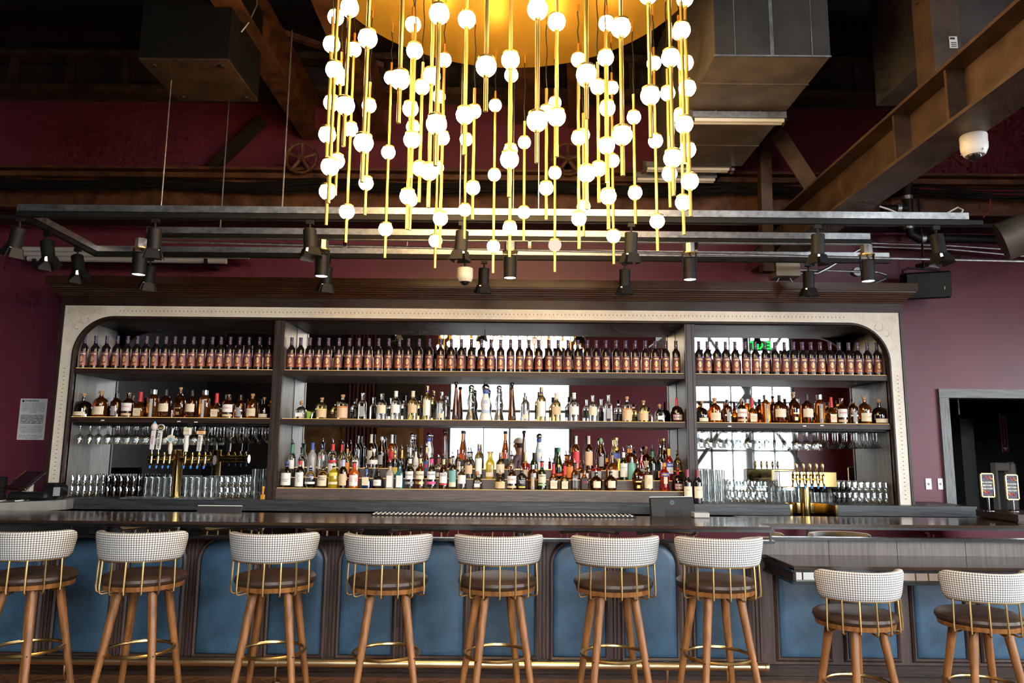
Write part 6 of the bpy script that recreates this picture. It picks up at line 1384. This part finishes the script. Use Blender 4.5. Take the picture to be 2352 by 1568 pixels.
ht = at(501, 1161, 5.98).z - SHZ; wd = at(552, 1168, 5.98).x - at(449, 1168, 5.98).x; rot = Matrix.Rotation(math.radians(-20), 3, 'X')
part('base', MB().cbox((0, .12, .008), wd, .24, .014, bev=.004), M_STEEL, t, smooth=False)
part('lid', MB().cbox((0, .01, ht - .09), wd, .008, .18, rot, bev=.003), pm('dark_lid', (.05, .05, .055), .3, .3), t, smooth=False)
part('lid_edge', MB().cbox(Vector((0, .01, ht - .09)) + rot @ Vector((0, 0, .0915)), wd * .985, .012, .005, rot), M_WHITE, t, smooth=False)
o = part('lettering', text_mesh('lettering', 'hp', .03, M_SHELL), None, t); o.location = Vector((0, .01, ht - .09)) + rot @ Vector((0, -.005, .04)); o.rotation_euler = rot.to_euler()
# till on the left side counter
a = at(60, 1110, 6.2)
ps = thing('point_of_sale', 'tilted touch screen till with gold edge on the left counter', 'till', (a.x, 6.2, ZC))
rot = Matrix.Rotation(math.radians(-48), 3, 'X') ; rot = Matrix.Rotation(math.radians(-30), 3, 'Z') @ rot
part('screen_shell', MB().cbox((0, 0, .16), .30, .022, .20, rot, bev=.006), M_BLACKG, ps, smooth=False)
part('display', MB().cbox(Vector((0, 0, .16)) + rot @ Vector((0, -.0115, 0)), .26, .002, .165, rot), pm('off_screen', (.012, .014, .02), .08), ps, smooth=False)
part('gold_edge', MB().cbox(Vector((0, 0, .16)) + rot @ Vector((-.152, 0, 0)), .006, .026, .2, rot), M_BRASSP, ps, smooth=False)
part('gold_edge', MB().cbox(Vector((0, 0, .16)) + rot @ Vector((0, 0, -.102)), .3, .026, .006, rot), M_BRASSP, ps, smooth=False)
part('base', MB().cbox((.05, .04, .035), .32, .2, .066, bev=.02), M_BLACK, ps); part('neck', MB().cbox((0, .03, .1), .06, .05, .12), M_WHITE, ps, smooth=False)
part('printer', MB().cbox((.2, .08, .07), .14, .18, .14, bev=.035), M_BLACKG, ps)
c = at(10, 1120, 6.15)
cp = thing('cup_stack', 'stack of black ribbed cups at the left edge', 'cups', (c.x - .03, 6.15, ZC))
for k in range(9): part('cup', MB().lathe([(k * .021, .040), (k * .021 + .018, .044), (k * .021 + .02, .046)], 20), M_BLACKG, cp)
# brass jigger by the left post
c = at(604, 1130, 6.52)
jg = thing('brass_jigger', 'small amber bottle opener stand beside the left post', 'bar tool', (c.x, 6.52, ZC))
part('base', MB().cbox((0, 0, .022), .034, .03, .042, bev=.004), pm('amber_plastic', (.60, .26, .02), .25), jg, smooth=False); part('handle', MB().lathe([(.044, .006), (.06, .007), (.09, .010), (.105, .013), (.112, .011)], 12), pm('amber_plastic', (.60, .26, .02), .25), jg)
# NO ALCOHOL signs in brass frames at the far right
M_NIGHT = pm('sign_dark', (.025, .018, .03), .5)
for (x0, x1, y0, y1, lab) in ((2250, 2285, 1086, 1142, 'left brass framed no alcohol sign by the doorway'), (2307, 2341, 1089, 1148, 'right brass framed no alcohol sign by the doorway')):
    Y = 5.85; a, b = at(x0, y0, Y), at(x1, y1, Y); wd, hh = b.x - a.x, a.z - b.z; zb = BZ + .06
    s_ = thing('counter_sign', lab, 'sign', ((a.x + b.x) / 2, Y, zb), group='no alcohol signs'); base = b.z - zb
    part('stand', MB().cyl((0, 0, .012), (0, 0, base + .01), .008, n=10), M_CHROME, s_); part('foot', MB().lathe([(0, .04), (.008, .04), (.014, .02), (.016, .005)], 20), M_CHROME, s_)
    f_ = MB()
    for (p, q, r, s) in ((-wd / 2, -wd / 2 + .008, 0, hh), (wd / 2 - .008, wd / 2, 0, hh), (-wd / 2, wd / 2, 0, .008), (-wd / 2, wd / 2, hh - .008, hh)): f_.box(p, q, -.008, .008, base + r, base + s)
    part('frame', f_, M_BRASS, s_, smooth=False); pn = part('poster', MB().box(-wd / 2 + .006, wd / 2 - .006, -.003, .003, base + .006, base + hh - .006), M_NIGHT, s_, smooth=False)
    for k, (cx_, cz_, m_) in enumerate(((-.035, .85, 'bl'), (0, .88, 'rd'), (.035, .85, 'or'), (-.035, .18, 'or'), (0, .15, 'rd'), (.035, .18, 'bl'))):
        part('print_arch', MB().tube([(cx_ + .013 * math.cos(q), -.004, base + hh * cz_ + (.018 if k > 2 else -.018) * math.sin(q)) for q in [PI * i / 8 for i in range(9)]], .004, 5), CM[m_], pn)
    for k, l_ in enumerate(('NO ALCOHOL', 'BEYOND', 'THIS POINT')):
        o = part('lettering', text_mesh('lettering', l_, .018, M_PAPER, width=wd * .8, offs=.0004), None, pn); o.location = (0, -.005, base + hh * (.62 - k * .13))
# ================================================================== photographer, seen only in the mirror
def make_person():
    root = thing('person', 'person in dark mauve shirt and pale cap standing, seen in the mirror', 'person', (.16, -.55, 0), math.radians(118))
    # skeleton: x right, y forward (facing +Y), origin on the floor
    V = [((0, 0, .95), .15), ((0, 0, 1.12), .145), ((0, .01, 1.30), .165), ((0, 0, 1.44), .12), ((0, 0, 1.51), .055), ((0, .02, 1.585), .075), ((0, .025, 1.66), .092), ((0, .01, 1.73), .08)]
    E = [(i, i + 1) for i in range(7)]
    def chain(start, pts):
        p = start
        for c, r in pts: V.append((c, r)); E.append((p, len(V) - 1)); p = len(V) - 1
        return p
    for s in (-1, 1):
        chain(0, [((s * .10, 0, .88), .10), ((s * .11, .01, .50), .068), ((s * .115, -.02, .10), .045), ((s * .12, .10, .035), .036), ((s * .12, .17, .03), .026)])
        h = chain(3, [((s * .19, 0, 1.40), .062), ((s * .235, .0, 1.14), .046), ((s * .19, .20, 1.06), .036), ((s * .16, .27, 1.07), .03), ((s * .155, .33, 1.08), .03)])
        for k, (dx, ln) in enumerate(((-.028, .06), (-.010, .072), (.009, .068), (.027, .054))):
            chain(h, [((s * .155 + dx, .365, 1.083), .0095), ((s * .155 + dx, .365 + ln * .6, 1.075), .0085), ((s * .155 + dx, .365 + ln, 1.05), .0075)])
        chain(h - 1 if False else h, [((s * .115, .33, 1.095), .011), ((s * .10, .37, 1.10), .009)])
    me = bpy.data.meshes.new('body'); me.from_pydata([v for v, r in V], E, []); ob = bpy.data.objects.new('body', me); COL.objects.link(ob)
    m = ob.modifiers.new('skin', 'SKIN'); m.use_smooth_shade = True
    for i, (v, r) in enumerate(V): me.skin_vertices[0].data[i].radius = (r, r * (.72 if i in (1, 2, 3) else 1.0))
    me.skin_vertices[0].data[0].use_root = True
    ob.modifiers.new('sub', 'SUBSURF').levels = 1
    bpy.context.view_layer.update(); dg = bpy.context.evaluated_depsgraph_get(); bm_ = bpy.data.meshes.new_from_object(ob.evaluated_get(dg)); bpy.data.objects.remove(ob)
    mats = [pm('skin_tone', (.36, .18, .11), .5), pm('mauve_shirt', (.14, .085, .12), .8), pm('dark_trousers', (.03, .03, .04), .8), pm('dark_shoes', (.02, .015, .012), .5)]
    for q in mats: bm_.materials.append(q)
    for p in bm_.polygons:
        c = p.center; p.use_smooth = True
        hand = c.y > .235 and .98 < c.z < 1.2
        p.material_index = 3 if c.z < .085 else 2 if c.z < .93 and not hand else 1 if c.z < 1.475 and not hand else 0
    b = part('body', bm_, None, root)
    part('cap', MB().lathe([(1.70, .108), (1.72, .106), (1.77, .088), (1.80, .05), (1.81, .005)], 18, (0, .012, 0)), pm('pale_cap', (.62, .60, .57), .8), root)
    part('cap_brim', MB().prism([(-.085, .075), (-.075, .13), (-.04, .175), (0, .19), (.04, .175), (.075, .13), (.085, .075)], 'z', 1.695, 1.705), pm('dark_brim', (.05, .045, .05), .7), root)
    part('nose', MB().lathe([(1.615, .006), (1.625, .017), (1.64, .013), (1.67, .006)], 8, (0, .118, 0)), mats[0], root)
    for s in (-1, 1):
        part('ear', MB().sphere((s * .094, .02, 1.645), .026, 8, 6, 1.3), mats[0], root)
        part('eye', MB().sphere((s * .034, .104, 1.665), .011, 8, 6), M_INK, root)
    part('mouth', MB().cbox((0, .100, 1.595), .045, .012, .008), pm('lip', (.28, .10, .08), .5), root, smooth=False)
    part('hair', MB().lathe([(1.61, .085), (1.64, .1), (1.70, .104)], 16, (0, -.012, 0)), pm('dark_hair', (.03, .02, .015), .7), root)
make_person()
